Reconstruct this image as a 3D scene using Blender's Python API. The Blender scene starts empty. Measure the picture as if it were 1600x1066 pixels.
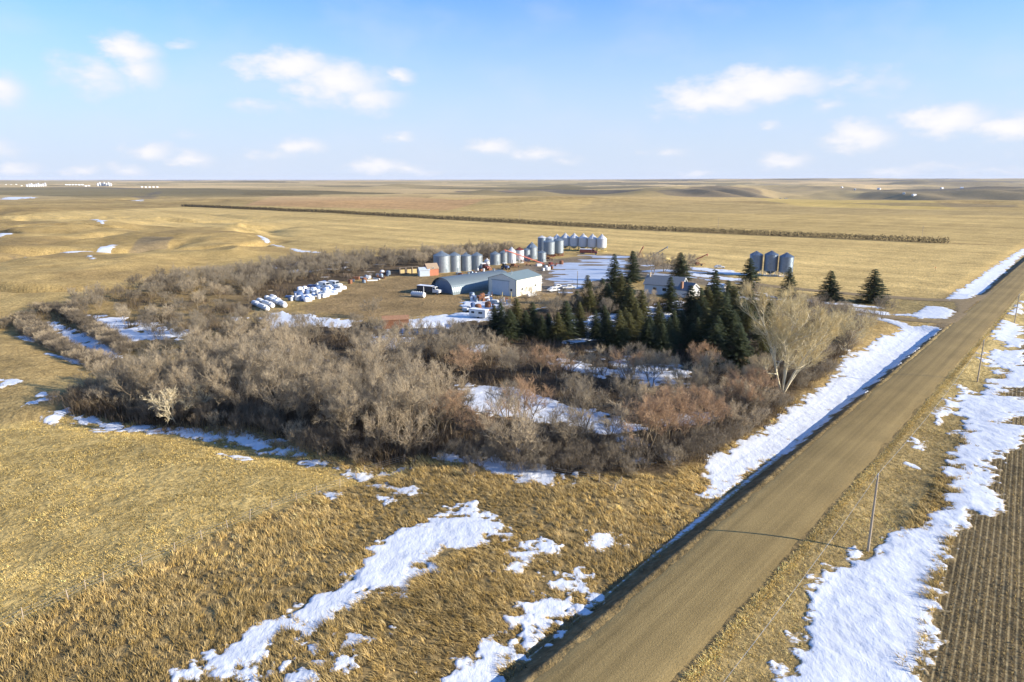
import bpy, math, random
import numpy as np
from math import sin, cos, pi, radians, atan2, hypot, sqrt
from mathutils import Vector, Matrix

# ------------------------------------------------------------------ camera, world, sun, exposure
scene = bpy.context.scene
CAMH, FPX = 40.0, 1067.0
PITCH = math.atan(253 / FPX)
cd = bpy.data.cameras.new("camera"); cam = bpy.data.objects.new("camera", cd)
scene.collection.objects.link(cam); scene.camera = cam
cd.sensor_width = 36.0; cd.lens = 36.0 * FPX / 1600.0
cd.clip_start = 0.5; cd.clip_end = 90000
cam.location = (0, 0, CAMH); cam.rotation_euler = (pi / 2 - PITCH, 0, 0)

SUN_AZ, SUN_EL = 103.0, 20.0
world = bpy.data.worlds.new("World"); scene.world = world; world.use_nodes = True
sd = bpy.data.lights.new("sun", 'SUN'); sd.energy = 5.0; sd.angle = radians(0.5); sd.color = (1.0, 0.90, 0.74)
sun = bpy.data.objects.new("sun", sd); scene.collection.objects.link(sun)
_sv = Vector((sin(radians(SUN_AZ)) * cos(radians(SUN_EL)), cos(radians(SUN_AZ)) * cos(radians(SUN_EL)), sin(radians(SUN_EL))))
sun.rotation_euler = _sv.to_track_quat('Z', 'Y').to_euler()
scene.view_settings.view_transform = 'Standard'; scene.view_settings.look = 'None'
scene.view_settings.exposure = 0.95; scene.view_settings.gamma = 1.0
SKY_STRENGTH = 0.11
scene.cycles.max_bounces = 5; scene.cycles.diffuse_bounces = 2; scene.cycles.glossy_bounces = 2
scene.cycles.transparent_max_bounces = 8; scene.cycles.transmission_bounces = 2

CT, ST = cos(PITCH), sin(PITCH)
def slope(py):
    yc = py - 533
    return (yc * CT + FPX * ST) / (FPX * CT - yc * ST)
def pray(px, py):                                   # world direction of a photo position
    xc, yc = (px - 800) / FPX, (533 - py) / FPX
    return Vector((xc, CT + yc * ST, -ST + yc * CT)).normalized()

# ---- world shader: Nishita sky with small cumulus clouds placed by compass direction
nt = world.node_tree; N = nt.nodes; L = nt.links; N.clear()
def nd(t, **k):
    n = N.new(t)
    for a, b in k.items(): setattr(n, a, b)
    return n
def math_(op, a, b=None, c=None):
    n = nd('ShaderNodeMath', operation=op)
    for i, v in enumerate((a, b, c)):
        if v is None: continue
        if isinstance(v, (int, float)): n.inputs[i].default_value = v
        else: L.new(v, n.inputs[i])
    return n.outputs[0]
sky = nd('ShaderNodeTexSky', sky_type='NISHITA', sun_disc=False)
sky.sun_elevation = radians(SUN_EL); sky.sun_rotation = radians(SUN_AZ)
sky.air_density = 1.0; sky.dust_density = 0.4; sky.ozone_density = 2.5; sky.altitude = 600
tc = nd('ShaderNodeTexCoord'); sep = nd('ShaderNodeSeparateXYZ'); L.new(tc.outputs['Generated'], sep.inputs[0])
az = math_('ARCTAN2', sep.outputs[0], sep.outputs[1]); el = math_('ARCSINE', sep.outputs[2])
comb = nd('ShaderNodeCombineXYZ'); L.new(az, comb.inputs[0]); L.new(el, comb.inputs[1])
deg = nd('ShaderNodeVectorMath', operation='SCALE'); L.new(comb.outputs[0], deg.inputs[0]); deg.inputs['Scale'].default_value = 57.2958
CLOUDS = [  # x, y, half width, half height, weight in photo px
 (455,105,75,26,1.0),(520,130,90,34,1.0),(575,155,60,22,.85),(420,165,60,14,.5),(625,122,26,13,.8),
 (200,80,44,24,1.0),(215,110,40,30,.8),(278,70,34,10,.55),(150,120,60,30,.7),
 (1180,135,100,26,1.1),(1110,155,85,26,1.0),(1230,120,60,18,.8),(1070,182,60,12,.5),(1350,130,75,26,.55),(1300,160,40,16,.5),
 (1475,188,58,24,1.1),(1340,212,52,22,1.1),(1575,200,45,18,1.05),(1225,252,40,14,.9),(1090,272,30,8,.7),(1390,270,60,8,.6),(1480,262,50,8,.6),
 (230,234,36,14,.9),(300,250,36,14,.85),(195,266,30,12,.85),(130,268,26,9,.8),(30,264,34,10,.7),(290,208,34,10,.5),
 (470,230,44,16,.9),(420,245,50,12,.6),(590,258,56,14,.9),(640,265,60,12,.7),(625,214,28,10,.75),
 (765,230,46,14,.9),(840,240,50,14,.85),(880,252,40,9,.6),(1040,238,44,12,.6),(1200,198,24,8,.6),
 (0,140,30,26,.9),(1560,268,60,8,.6),(-220,120,120,40,1),(1850,150,120,40,1),(1750,240,90,20,.9),(-100,230,90,20,.9)]
nz = nd('ShaderNodeTexNoise'); nz.inputs['Scale'].default_value = 0.75; nz.inputs['Detail'].default_value = 8; nz.inputs['Roughness'].default_value = .6
st_ = nd('ShaderNodeVectorMath', operation='MULTIPLY'); L.new(deg.outputs[0], st_.inputs[0]); st_.inputs[1].default_value = (.55, 1.05, 1)
L.new(st_.outputs[0], nz.inputs['Vector'])
nz2 = nd('ShaderNodeTexNoise'); nz2.inputs['Scale'].default_value = .22; nz2.inputs['Detail'].default_value = 5
L.new(st_.outputs[0], nz2.inputs['Vector'])
warp = nd('ShaderNodeVectorMath', operation='MULTIPLY_ADD'); L.new(nz.outputs['Color'], warp.inputs[0]); warp.inputs[1].default_value = (2.6, 1.6, 0)
offs = nd('ShaderNodeVectorMath', operation='SUBTRACT'); L.new(deg.outputs[0], offs.inputs[0]); offs.inputs[1].default_value = (1.3, .8, 0)
L.new(offs.outputs[0], warp.inputs[2])
acc = None
for (x, y, w, h, a) in CLOUDS:
    d = pray(x, y); A = math.degrees(atan2(d.x, d.y)); E_ = math.degrees(math.asin(d.z)); ppd = 18.6
    s1 = nd('ShaderNodeVectorMath', operation='SUBTRACT'); L.new(warp.outputs[0], s1.inputs[0]); s1.inputs[1].default_value = (A, E_, 0)
    s2 = nd('ShaderNodeVectorMath', operation='MULTIPLY'); L.new(s1.outputs[0], s2.inputs[0]); s2.inputs[1].default_value = (ppd / w / 1.25, ppd / h / 1.2, 0)
    ln = nd('ShaderNodeVectorMath', operation='LENGTH'); L.new(s2.outputs[0], ln.inputs[0])
    v = math_('MULTIPLY_ADD', ln.outputs['Value'], -a, a * 1.15)
    acc = v if acc is None else math_('MAXIMUM', acc, v)
acc = math_('MAXIMUM', acc, 0.0)
dens = math_('ADD', acc, math_('MULTIPLY', math_('SUBTRACT', nz.outputs['Fac'], .5), 1.1))
mr = nd('ShaderNodeMapRange', interpolation_type='SMOOTHSTEP'); L.new(dens, mr.inputs['Value'])
mr.inputs['From Min'].default_value = .12; mr.inputs['From Max'].default_value = .92
gate = nd('ShaderNodeMapRange', interpolation_type='SMOOTHSTEP'); L.new(acc, gate.inputs['Value']); gate.inputs['From Max'].default_value = .25
cm = math_('MULTIPLY', math_('MULTIPLY', mr.outputs[0], gate.outputs[0]), .95)
def rngw(v, a, b):
    q = nd('ShaderNodeMapRange'); L.new(v, q.inputs['Value']); q.inputs['From Min'].default_value = a; q.inputs['From Max'].default_value = b; return q.outputs[0]
# thin veils of high cloud
veil = nd('ShaderNodeMapRange', interpolation_type='SMOOTHSTEP'); L.new(nz2.outputs['Fac'], veil.inputs['Value'])
veil.inputs['From Min'].default_value = .42; veil.inputs['From Max'].default_value = .75; veil.inputs['To Max'].default_value = .22
# pale air near the horizon
lowair = nd('ShaderNodeMapRange', interpolation_type='SMOOTHSTEP'); L.new(el, lowair.inputs['Value'])
lowair.inputs['From Min'].default_value = 0.0; lowair.inputs['From Max'].default_value = .31
lowair.inputs['To Min'].default_value = .96; lowair.inputs['To Max'].default_value = .0
mixa = nd('ShaderNodeMix', data_type='RGBA'); L.new(lowair.outputs[0], mixa.inputs['Factor'])
tint = nd('ShaderNodeMix', data_type='RGBA', blend_type='MULTIPLY'); tint.inputs['Factor'].default_value = 1
L.new(sky.outputs[0], tint.inputs['A']); tint.inputs['B'].default_value = (.46, .82, 1.24, 1)
L.new(tint.outputs['Result'], mixa.inputs['A']); mixa.inputs['B'].default_value = (3.25, 3.68, 4.5, 1)
mixb = nd('ShaderNodeMix', data_type='RGBA'); L.new(math_('MAXIMUM', cm, veil.outputs[0]), mixb.inputs['Factor'])
ccol = nd('ShaderNodeMix', data_type='RGBA'); L.new(rngw(dens, .3, 1.1), ccol.inputs['Factor']); ccol.inputs['A'].default_value = (3.75, 3.95, 4.5, 1); ccol.inputs['B'].default_value = (4.9, 4.8, 4.85, 1)
L.new(mixa.outputs['Result'], mixb.inputs['A']); L.new(ccol.outputs['Result'], mixb.inputs['B'])
bg = nd('ShaderNodeBackground'); L.new(mixb.outputs['Result'], bg.inputs[0]); bg.inputs[1].default_value = SKY_STRENGTH
wo = nd('ShaderNodeOutputWorld'); L.new(bg.outputs[0], wo.inputs[0])

# ------------------------------------------------------------------ helpers
COL = scene.collection
rnd = random.Random(7)
def _hash(ix, iy, seed):
    h = (ix.astype(np.int64) * 374761393 + iy.astype(np.int64) * 668265263 + seed * 1442695041) & 0xffffffff
    h = ((h ^ (h >> 13)) * 1274126177) & 0xffffffff
    return ((h ^ (h >> 16)) & 0xffffff) / float(0xffffff)
def vnoise(x, y, seed=0):
    x0 = np.floor(x); y0 = np.floor(y); fx = x - x0; fy = y - y0
    fx = fx * fx * (3 - 2 * fx); fy = fy * fy * (3 - 2 * fy)
    a = _hash(x0, y0, seed); b = _hash(x0 + 1, y0, seed); c = _hash(x0, y0 + 1, seed); d = _hash(x0 + 1, y0 + 1, seed)
    return (a * (1 - fx) + b * fx) * (1 - fy) + (c * (1 - fx) + d * fx) * fy
def fbm(x, y, lam, octv=4, seed=0):                 # about -0.5 .. 0.5
    r = 0; amp = .5; tot = 0; f = 1 / lam
    for o in range(octv):
        r = r + amp * (vnoise(x * f + 13.7 * o, y * f - 7.1 * o, seed + o) - .5); tot += amp; amp *= .5; f *= 2.03
    return r / tot
def sstep(a, b, x):
    t = np.clip((x - a) / (b - a), 0, 1); return t * t * (3 - 2 * t)
def sdf(poly, X, Y):                                # signed distance, negative inside
    P_ = np.array(poly, float); n = len(P_)
    d = np.full(X.shape, 1e12); s = np.ones(X.shape)
    for i in range(n):
        ax, ay = P_[i]; bx, by = P_[(i + 1) % n]
        ex, ey = bx - ax, by - ay; wx, wy = X - ax, Y - ay
        t = np.clip((wx * ex + wy * ey) / (ex * ex + ey * ey + 1e-9), 0, 1)
        d = np.minimum(d, (wx - ex * t) ** 2 + (wy - ey * t) ** 2)
        c1 = Y >= ay; c2 = Y < by; c3 = ex * wy > ey * wx
        s = np.where((c1 & c2 & c3) | (~c1 & ~c2 & ~c3), -s, s)
    return s * np.sqrt(d)
def dline(pts, X, Y):
    d = np.full(X.shape, 1e12)
    for (ax, ay), (bx, by) in zip(pts[:-1], pts[1:]):
        ex, ey = bx - ax, by - ay; wx, wy = X - ax, Y - ay
        t = np.clip((wx * ex + wy * ey) / (ex * ex + ey * ey), 0, 1)
        d = np.minimum(d, (wx - ex * t) ** 2 + (wy - ey * t) ** 2)
    return np.sqrt(d)
def P0(px, py, z=0.0):
    Y = (CAMH - z) / slope(py); d = Y * CT + (CAMH - z) * ST
    return ((px - 800) * d / FPX, Y)
def PP(pts): return [P0(*p) for p in pts]
# road frame: t across (road lies between TL and TR), s along
RU = (0.656, 0.7547); RN = (0.7547, -0.656)
TL, TR = -30.4, -21.2
def road_st(x, y): return RU[0] * x + RU[1] * y, RN[0] * x + RN[1] * y
def from_st(s, t): return (RU[0] * s + RN[0] * t, RU[1] * s + RN[1] * t)
sJ0 = road_st(*P0(1478, 510))[0]; sJ1 = road_st(*P0(1540, 464))[0]

CREEK = PP([(-200, 640), (0, 652), (100, 645), (250, 658), (420, 694), (560, 728), (600, 722)])
VALLEY = PP([(-200, 500), (0, 505), (90, 520), (150, 545), (210, 590), (260, 620)])
YARD = PP([(560, 500), (470, 480), (540, 445), (640, 425), (700, 428), (800, 410), (950, 400), (1010, 425), (900, 470), (800, 480), (620, 495)])
def T(x, y):
    """ground height"""
    x = np.asarray(x, float); y = np.asarray(y, float)
    s, t = road_st(x, y); r = np.hypot(x, y)
    dl = np.clip(TL - t, 0, None); dr = np.clip(t - TR, 0, None)
    open_ = 1 - sstep(sJ0 - 7, sJ0 - .5, s) * (1 - sstep(sJ1 + 2, sJ1 + 8, s))
    z = -1.45 * sstep(0.1, 3.0, dl) * open_ + .95 * sstep(4.2, 15, dl) * open_ - .45 * sstep(3, 18, dl) * (1 - open_)
    z = z - .55 * sstep(.2, 6, dr) + .25 * sstep(8, 20, dr)
    z = np.where((dl <= 0) & (dr <= 0), -.02 - .12 * sstep(.5, 1.2, np.minimum(t - TL, TR - t)), z - .02)
    away = sstep(2, 14, dl + dr)
    calm = sstep(150, 210, r) * (1 - sstep(420, 800, r)) * sstep(-80, -40, x)  # the yard is level
    z = z + away * fbm(x, y, 36, 3, 3) * .9 * (1 - calm)
    z = z + away * fbm(x, y, 3.2, 3, 9) * .22 * (1 - sstep(150, 260, r))
    dc = dline(CREEK, x, y); z = z - 1.5 * np.exp(-(dc / 4.2) ** 2) * sstep(2, 10, dl)
    dv = dline(VALLEY, x, y); z = z - 2.0 * np.exp(-(dv / 9) ** 2)
    # coulees on the left, beyond the trees
    wl = sstep(-70, -150, x + 0 * y) * sstep(190, 270, y) * (1 - sstep(620, 900, y)) * sstep(.30, .42, -x / np.maximum(y, 1))
    rid = 1 - np.abs(fbm(x, y, 150, 4, 21)) * 4
    z = z + wl * (rid - .35) * 6.0
    cut = np.abs(fbm(x * .8 + y * .5, y * 1.6, 170, 3, 33)); z = z - wl * 9 * np.exp(-(cut / .028) ** 2)
    # swells in the open country
    wf = sstep(520, 1500, r)
    z = z + wf * fbm(x, y, 620, 4, 5) * 16
    z = z + sstep(2000, 6000, r) * fbm(x, y, 2600, 4, 8) * 55
    for (px, py, wx, wy, h) in HILLS:
        cx, cy = P0(px, py); z = z + h * np.exp(-((x - cx) / wx) ** 2 - ((y - cy) / wy) ** 2)
    # distant valley sides, right of the view
    wr = sstep(1500, 2300, r) * (1 - sstep(5200, 8000, r)) * sstep(.0, .35, x / np.maximum(y, 1))
    rr = 1 - np.abs(fbm(x, y * .55, 900, 5, 41)) * 4
    z = z + wr * (rr - .6) * 34
    z = z + sstep(6500, 12000, r) * 45 * sstep(-.1, .45, x / np.maximum(y, 1)) * (y > 0)
    return z
HILLS = [(250, 388, 9, 34, -4), (205, 395, 8, 26, -3), (160, 370, 11, 40, -4), (140, 376, 8, 30, -3), (18, 409, 9, 40, -3), (240, 308, 30, 120, -9), (216, 309, 22, 90, -6), (1095, 303, 45, 200, 13), (1170, 301, 50, 260, 13), (1125, 305, 40, 150, 9), (1325, 304, 40, 200, 8), (1400, 301, 50, 260, 8), (1460, 303, 50, 220, 8), (1520, 302, 70, 260, 9), (1585, 304, 80, 260, 9), (840, 301, 60, 200, 9), (760, 299, 60, 200, 9), (1000, 302, 60, 200, 10), (880, 291, 120, 500, 18), (1250, 290, 140, 500, 26), (1450, 289, 160, 600, 34), (620, 292, 120, 500, 18), (885, 318, 170, 110, 10), (520, 320, 110, 80, 7), (1480, 318, 220, 120, 6), (345, 312, 90, 60, 5), (-150, 330, 200, 100, 12)]
def Tz(x, y): return float(T(np.array([x]), np.array([y]))[0])
def P(px, py, z=0.0):                               # photo position -> point at height z over the real ground
    zz = 0.0
    for _ in range(5):
        x, y = P0(px, py, zz + z); zz = Tz(x, y)
    return Vector((x, y, zz))
def hgt(px, yb, yt):                                # height of something seen from yb (foot) to yt (top)
    return CAMH * (1 - slope(yt) / slope(yb))
def mpp(py): return (CAMH / slope(py) * CT + CAMH * ST) / FPX   # metres per photo pixel at a ground row

# ---- materials
MATS = {}
def mat(name, col, rough=.8, metal=0.0, noise=0.0, nscale=3.0, bump=0.0, attr=None, spec=.3, trans=0.0, stretch=None, ribs=None):
    if name in MATS: return MATS[name]
    m = bpy.data.materials.new(name); m.use_nodes = True; MATS[name] = m
    t = m.node_tree; n = t.nodes; l = t.links; b = n['Principled BSDF']
    b.inputs['Roughness'].default_value = rough; b.inputs['Metallic'].default_value = metal
    b.inputs['Specular IOR Level'].default_value = spec
    b.inputs['Base Color'].default_value = (*col, 1)
    src = None
    if attr:
        a = n.new('ShaderNodeAttribute'); a.attribute_name = attr; src = a.outputs['Color']
    tcn = n.new('ShaderNodeTexCoord'); co = tcn.outputs['Object']
    if stretch:
        mp = n.new('ShaderNodeMapping'); mp.inputs['Scale'].default_value = stretch; l.new(co, mp.inputs[0]); co = mp.outputs[0]
    if noise or bump:
        nz = n.new('ShaderNodeTexNoise'); nz.inputs['Scale'].default_value = nscale; nz.inputs['Detail'].default_value = 6
        nz.inputs['Roughness'].default_value = .65; l.new(co, nz.inputs['Vector'])
        if noise:
            r = n.new('ShaderNodeMapRange'); l.new(nz.outputs['Fac'], r.inputs['Value'])
            r.inputs['From Min'].default_value = .25; r.inputs['From Max'].default_value = .75
            r.inputs['To Min'].default_value = 1 - noise; r.inputs['To Max'].default_value = 1 + noise
            mx = n.new('ShaderNodeVectorMath'); mx.operation = 'SCALE'; l.new(r.outputs[0], mx.inputs['Scale'])
            if src: l.new(src, mx.inputs[0])
            else: mx.inputs[0].default_value = col
            src = mx.outputs[0]
    if src: l.new(src, b.inputs['Base Color'])
    hsrc = None
    if ribs:                                        # corrugation: (axis vector scale, strength)
        w = n.new('ShaderNodeTexWave'); w.wave_profile = 'SIN'; w.bands_direction = ribs[0]; w.inputs['Scale'].default_value = ribs[1]
        l.new(tcn.outputs['Object'], w.inputs['Vector']); bp = n.new('ShaderNodeBump'); bp.inputs['Strength'].default_value = .6
        bp.inputs['Distance'].default_value = ribs[2]; l.new(w.outputs['Fac'], bp.inputs['Height']); l.new(bp.outputs[0], b.inputs['Normal'])
    elif bump:
        bp = n.new('ShaderNodeBump'); bp.inputs['Distance'].default_value = bump; bp.inputs['Strength'].default_value = .8
        l.new(nz.outputs['Fac'], bp.inputs['Height']); l.new(bp.outputs[0], b.inputs['Normal'])
    if trans:
        tr = n.new('ShaderNodeBsdfTranslucent'); ms = n.new('ShaderNodeMixShader'); ms.inputs[0].default_value = trans
        if src: l.new(src, tr.inputs[0])
        else: tr.inputs[0].default_value = (*col, 1)
        o = n['Material Output']; l.new(b.outputs[0], ms.inputs[1]); l.new(tr.outputs[0], ms.inputs[2]); l.new(ms.outputs[0], o.inputs[0])
    return m
GALV = mat('galvanised_steel', (.25, .285, .31), .42, .35, .14, 1.6, ribs=('Z', 2.4, .03))
GALVR = mat('galvanised_roof', (.24, .29, .33), .42, .4, .12, 2.0)
GALVD = mat('weathered_galvanised_steel', (.19, .24, .30), .34, .5, .2, 1.2, ribs=('Z', 2.4, .03))
WHITEP = mat('white_painted_steel', (.68, .68, .66), .45, 0, .06, 1.5)
WHITEB = mat('white_bin_steel', (.56, .57, .58), .45, .0, .05, 1.0)
CREAM = mat('cream_steel_cladding', (.76, .73, .62), .5, 0, .05, 1.0, ribs=('X', 3.0, .03))
CREAMY = mat('cream_cladding', (.74, .72, .64), .5, 0, .06, .8)
BLUEW = mat('pale_blue_cladding', (.50, .57, .62), .5, .1, .08, 1.4)
ROOFG = mat('grey_green_steel_roof', (.22, .28, .28), .5, .25, .10, .8)
QUON = mat('quonset_steel', (.17, .21, .23), .45, .35, .15, 1.3)
DARKG = mat('dark_glass', (.02, .025, .03), .15, 0)
RUBBER = mat('rubber', (.02, .02, .02), .8)
RED = mat('red_paint', (.20, .055, .04), .55, 0, .15, 2)
RUST = mat('rusty_steel', (.21, .095, .05), .85, 0, .3, 2.5)
REDWOOD = mat('faded_red_boards', (.42, .17, .10), .9, 0, .3, 4, stretch=(6, 6, .6))
OLDWOOD = mat('weathered_boards', (.25, .21, .17), .9, 0, .3, 4, stretch=(6, 6, .6))
SHINGLE = mat('grey_shingles', (.16, .18, .20), .9, 0, .25, 5)
BRICKC = mat('brick_chimney_masonry', (.34, .19, .12), .9, 0, .2, 6)
SNOWM = mat('snow_cover', (.86, .88, .92), .6, 0, .04, 2, bump=.05)
POLEW = mat('weathered_pole_wood', (.40, .32, .23), .85, 0, .25, 6, stretch=(4, 4, .4))
WIREM = mat('wire_metal', (.55, .55, .52), .4, .5)
DARKM = mat('dark_steel', (.06, .06, .065), .6, .3, .2, 3)
YELLOWP = mat('yellow_paint', (.62, .50, .20), .6)
BLUEP = mat('faded_blue_paint', (.10, .16, .30), .6, 0, .2, 2)
STRAW = mat('straw', (.50, .38, .18), .9, 0, .25, 6)

# ---- mesh helpers
class MB:
    def __init__(s): s.v = []; s.f = []
    def add(s, v, f):
        o = len(s.v); s.v += [tuple(p) for p in v]; s.f += [tuple(i + o for i in q) for q in f]; return s
    def box(s, c, d, rz=0, top=None):
        x, y, z = d[0] / 2, d[1] / 2, d[2] / 2; k = top or 1.0; v = []
        for zz, q in ((-z, 1), (z, k)):
            for a, b in ((-x, -y), (x, -y), (x, y), (-x, y)):
                a *= q; b *= q; v.append((c[0] + a * cos(rz) - b * sin(rz), c[1] + a * sin(rz) + b * cos(rz), c[2] + zz))
        return s.add(v, [(3, 2, 1, 0), (4, 5, 6, 7), (0, 1, 5, 4), (1, 2, 6, 5), (2, 3, 7, 6), (3, 0, 4, 7)])
    def tube(s, p, q, r0, r1=None, n=6, caps=True):
        r1 = r0 if r1 is None else r1; p = Vector(p); q = Vector(q); d = (q - p)
        if d.length < 1e-6: return s
        d.normalize(); a = d.orthogonal().normalized(); b = d.cross(a); v = []
        for c, r in ((p, r0), (q, r1)):
            for i in range(n):
                g = 2 * pi * i / n; v.append(c + a * (r * cos(g)) + b * (r * sin(g)))
        f = [(i, (i + 1) % n, n + (i + 1) % n, n + i) for i in range(n)]
        if caps: f += [tuple(range(n - 1, -1, -1)), tuple(range(n, 2 * n))]
        return s.add(v, f)
    def lathe(s, prof, n=24, c=(0, 0, 0)):           # prof: (r, z) from bottom to top
        v = []; f = []; rings = []
        for r, z in prof:
            if r < 1e-4: rings.append([len(v)]); v.append((c[0], c[1], c[2] + z))
            else:
                rings.append(list(range(len(v), len(v) + n)))
                v += [(c[0] + r * cos(2 * pi * i / n), c[1] + r * sin(2 * pi * i / n), c[2] + z) for i in range(n)]
        for A, B in zip(rings[:-1], rings[1:]):
            for i in range(n):
                j = (i + 1) % n
                if len(A) == 1 and len(B) == 1: continue
                if len(A) == 1: f.append((A[0], B[j], B[i]))
                elif len(B) == 1: f.append((A[i], A[j], B[0]))
                else: f.append((A[i], A[j], B[j], B[i]))
        return s.add(v, f)
    def prism(s, prof, y0, y1):                      # (x,z) polygon extruded along y
        n = len(prof); v = [(x, y0, z) for x, z in prof] + [(x, y1, z) for x, z in prof]
        f = [(i, (i + 1) % n, n + (i + 1) % n, n + i) for i in range(n)] + [tuple(range(n - 1, -1, -1)), tuple(range(n, 2 * n))]
        return s.add(v, f)
    def build(s, name, m, parent=None, loc=(0, 0, 0), rz=0, smooth=False, bevel=0):
        me = bpy.data.meshes.new(name); me.from_pydata(s.v, [], s.f); me.validate(); me.materials.append(m)
        o = bpy.data.objects.new(name, me); COL.objects.link(o); o.location = loc; o.rotation_euler = (0, 0, rz)
        if parent: o.parent = parent
        if smooth: me.polygons.foreach_set('use_smooth', [True] * len(me.polygons))
        if bevel:
            b = o.modifiers.new('b', 'BEVEL'); b.width = bevel; b.segments = 2
        return o
def fast_mesh(name, V, F, m, attrs=None, smooth=False):
    V = np.asarray(V, np.float32); F = np.asarray(F, np.int32); k = F.shape[1]
    me = bpy.data.meshes.new(name); me.vertices.add(len(V)); me.vertices.foreach_set('co', V.ravel())
    me.loops.add(F.size); me.loops.foreach_set('vertex_index', F.ravel())
    me.polygons.add(len(F)); me.polygons.foreach_set('loop_start', np.arange(0, F.size, k, dtype=np.int32))
    me.update(calc_edges=True)
    if smooth: me.polygons.foreach_set('use_smooth', np.ones(len(F), bool))
    for an, arr in (attrs or {}).items():
        if arr.ndim == 2:
            a = me.attributes.new(an, 'FLOAT_COLOR', 'POINT'); c = np.ones((len(V), 4), np.float32); c[:, :3] = arr; a.data.foreach_set('color', c.ravel())
        else:
            a = me.attributes.new(an, 'FLOAT', 'POINT'); a.data.foreach_set('value', arr.astype(np.float32))
    me.materials.append(m)
    o = bpy.data.objects.new(name, me); COL.objects.link(o); return o
def tag(o, label=None, cat=None, group=None, kind=None):
    if label: o['label'] = label
    if cat: o['category'] = cat
    if group: o['group'] = group
    if kind: o['kind'] = kind
    return o
def thing(name, label, cat, loc, rz=0, group=None, sc=None):
    o = bpy.data.objects.new(name, None); COL.objects.link(o); o.location = loc; o.rotation_euler = (0, 0, rz)
    o.empty_display_size = .3
    if sc: o.scale = sc if isinstance(sc, tuple) else (sc, sc, sc)
    return tag(o, label, cat, group)
def dup(root, loc, rz, sc, label=None, group=None):
    r = root.copy(); COL.objects.link(r); r.location = loc; r.rotation_euler = (0, 0, rz); r.scale = sc if isinstance(sc, tuple) else (sc, sc, sc)
    if label: r['label'] = label
    if group: r['group'] = group
    for ch in KIDS.get(root.name, ()):
        c = ch.copy(); COL.objects.link(c); c.parent = r
    return r
KIDS = {}

# ------------------------------------------------------------------ ground
def geo(a, b, k):
    n = int(math.log(b / a) / math.log(1 + k)); return list(a * (b / a) ** (np.arange(n) / n))
R_ = np.array([2.0] + geo(5, 38, .05) + geo(38, 165, .0030) + geo(165, 700, .0048) + geo(700, 4000, .011) + geo(4000, 40000, .03) + [40000])
A_ = np.radians(np.concatenate([np.arange(-42, 42, .115), np.arange(42, 75, .8), np.arange(75, 285, 4), np.arange(285, 318, .8)]))
nr, na = len(R_), len(A_)
RR, AA = np.meshgrid(R_, A_, indexing='ij'); GX = (RR * np.sin(AA)).ravel(); GY = (RR * np.cos(AA)).ravel()
GZ = T(GX, GY)
idx = np.arange(nr * na).reshape(nr, na); nx = np.roll(idx, -1, axis=1)
GF = np.stack([idx[:-1], idx[1:], nx[1:], nx[:-1]], -1).reshape(-1, 4)

def mixc(C, m, col, var=None):
    m = m[:, None]; col = np.array(col)[None, :]
    if var is not None: col = col * (1 + var[:, None])
    return C * (1 - m) + col * m
ROWLINE = [P0(1452, 1010), P0(1500, 800), P0(1570, 620), P0(1612, 500)]
def in_rows(x, y):                                   # stubble rows lie right of this line
    p = [from_st(0, 0)]
    a = ROWLINE[0]; pts = [(a[0] - 40, a[1] - 55)] + ROWLINE + [from_st(330, 2), from_st(1400, 10), from_st(1400, 500), from_st(-100, 500)]
    return -sdf(pts, x, y)
BRUSH_PX = [[(60, 615), (150, 590), (260, 540), (430, 500), (640, 505), (760, 490), (900, 470), (1100, 470), (1290, 470), (1350, 500), (1330, 545), (1270, 600),
             (1200, 660), (1090, 715), (1040, 738), (900, 742), (760, 728), (690, 712), (600, 716), (510, 695), (400, 660), (250, 640), (110, 632)],
            [(0, 500), (80, 482), (200, 455), (330, 425), (440, 408), (560, 400), (700, 393), (790, 388), (790, 400), (690, 420), (600, 432), (520, 440), (400, 478),
             (380, 500), (470, 510), (430, 540), (250, 560), (180, 560), (110, 530), (30, 515)]]
BRUSH = [PP(b) for b in BRUSH_PX]
def brushness(x, y):
    m = np.zeros(x.shape)
    for b in BRUSH: m = np.maximum(m, sstep(1.5, -2.5, sdf(b, x, y) + 5 * fbm(x, y, 7, 3, 15)))
    return m
FENCEL = PP([(-60, 1010), (37, 970), (223, 886), (425, 796), (557, 749), (632, 722)])
PAST = PP([(-900, 1300), (37, 970), (223, 886), (425, 796), (557, 749), (600, 725), (560, 720), (420, 688), (250, 652), (100, 638), (0, 648), (-500, 640)])
C = np.zeros((len(GX), 3)); C[:] = (.37, .26, .105)
n60 = fbm(GX, GY, 60, 4, 50); n8 = fbm(GX, GY, 8, 3, 51); n2 = fbm(GX, GY, 1.6, 2, 52); n300 = fbm(GX, GY, 400, 4, 53); n3k = fbm(GX, GY, 2200, 4, 54)
gs, gt = road_st(GX, GY)
C *= (1 + .7 * n60 + .5 * n8 + .5 * n2)[:, None]
greenish = sstep(.0, .3, fbm(GX, GY, 45, 3, 61)); C = mixc(C, .5 * greenish, (.30, .24, .105))
rr_ = np.hypot(GX, GY)
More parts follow.
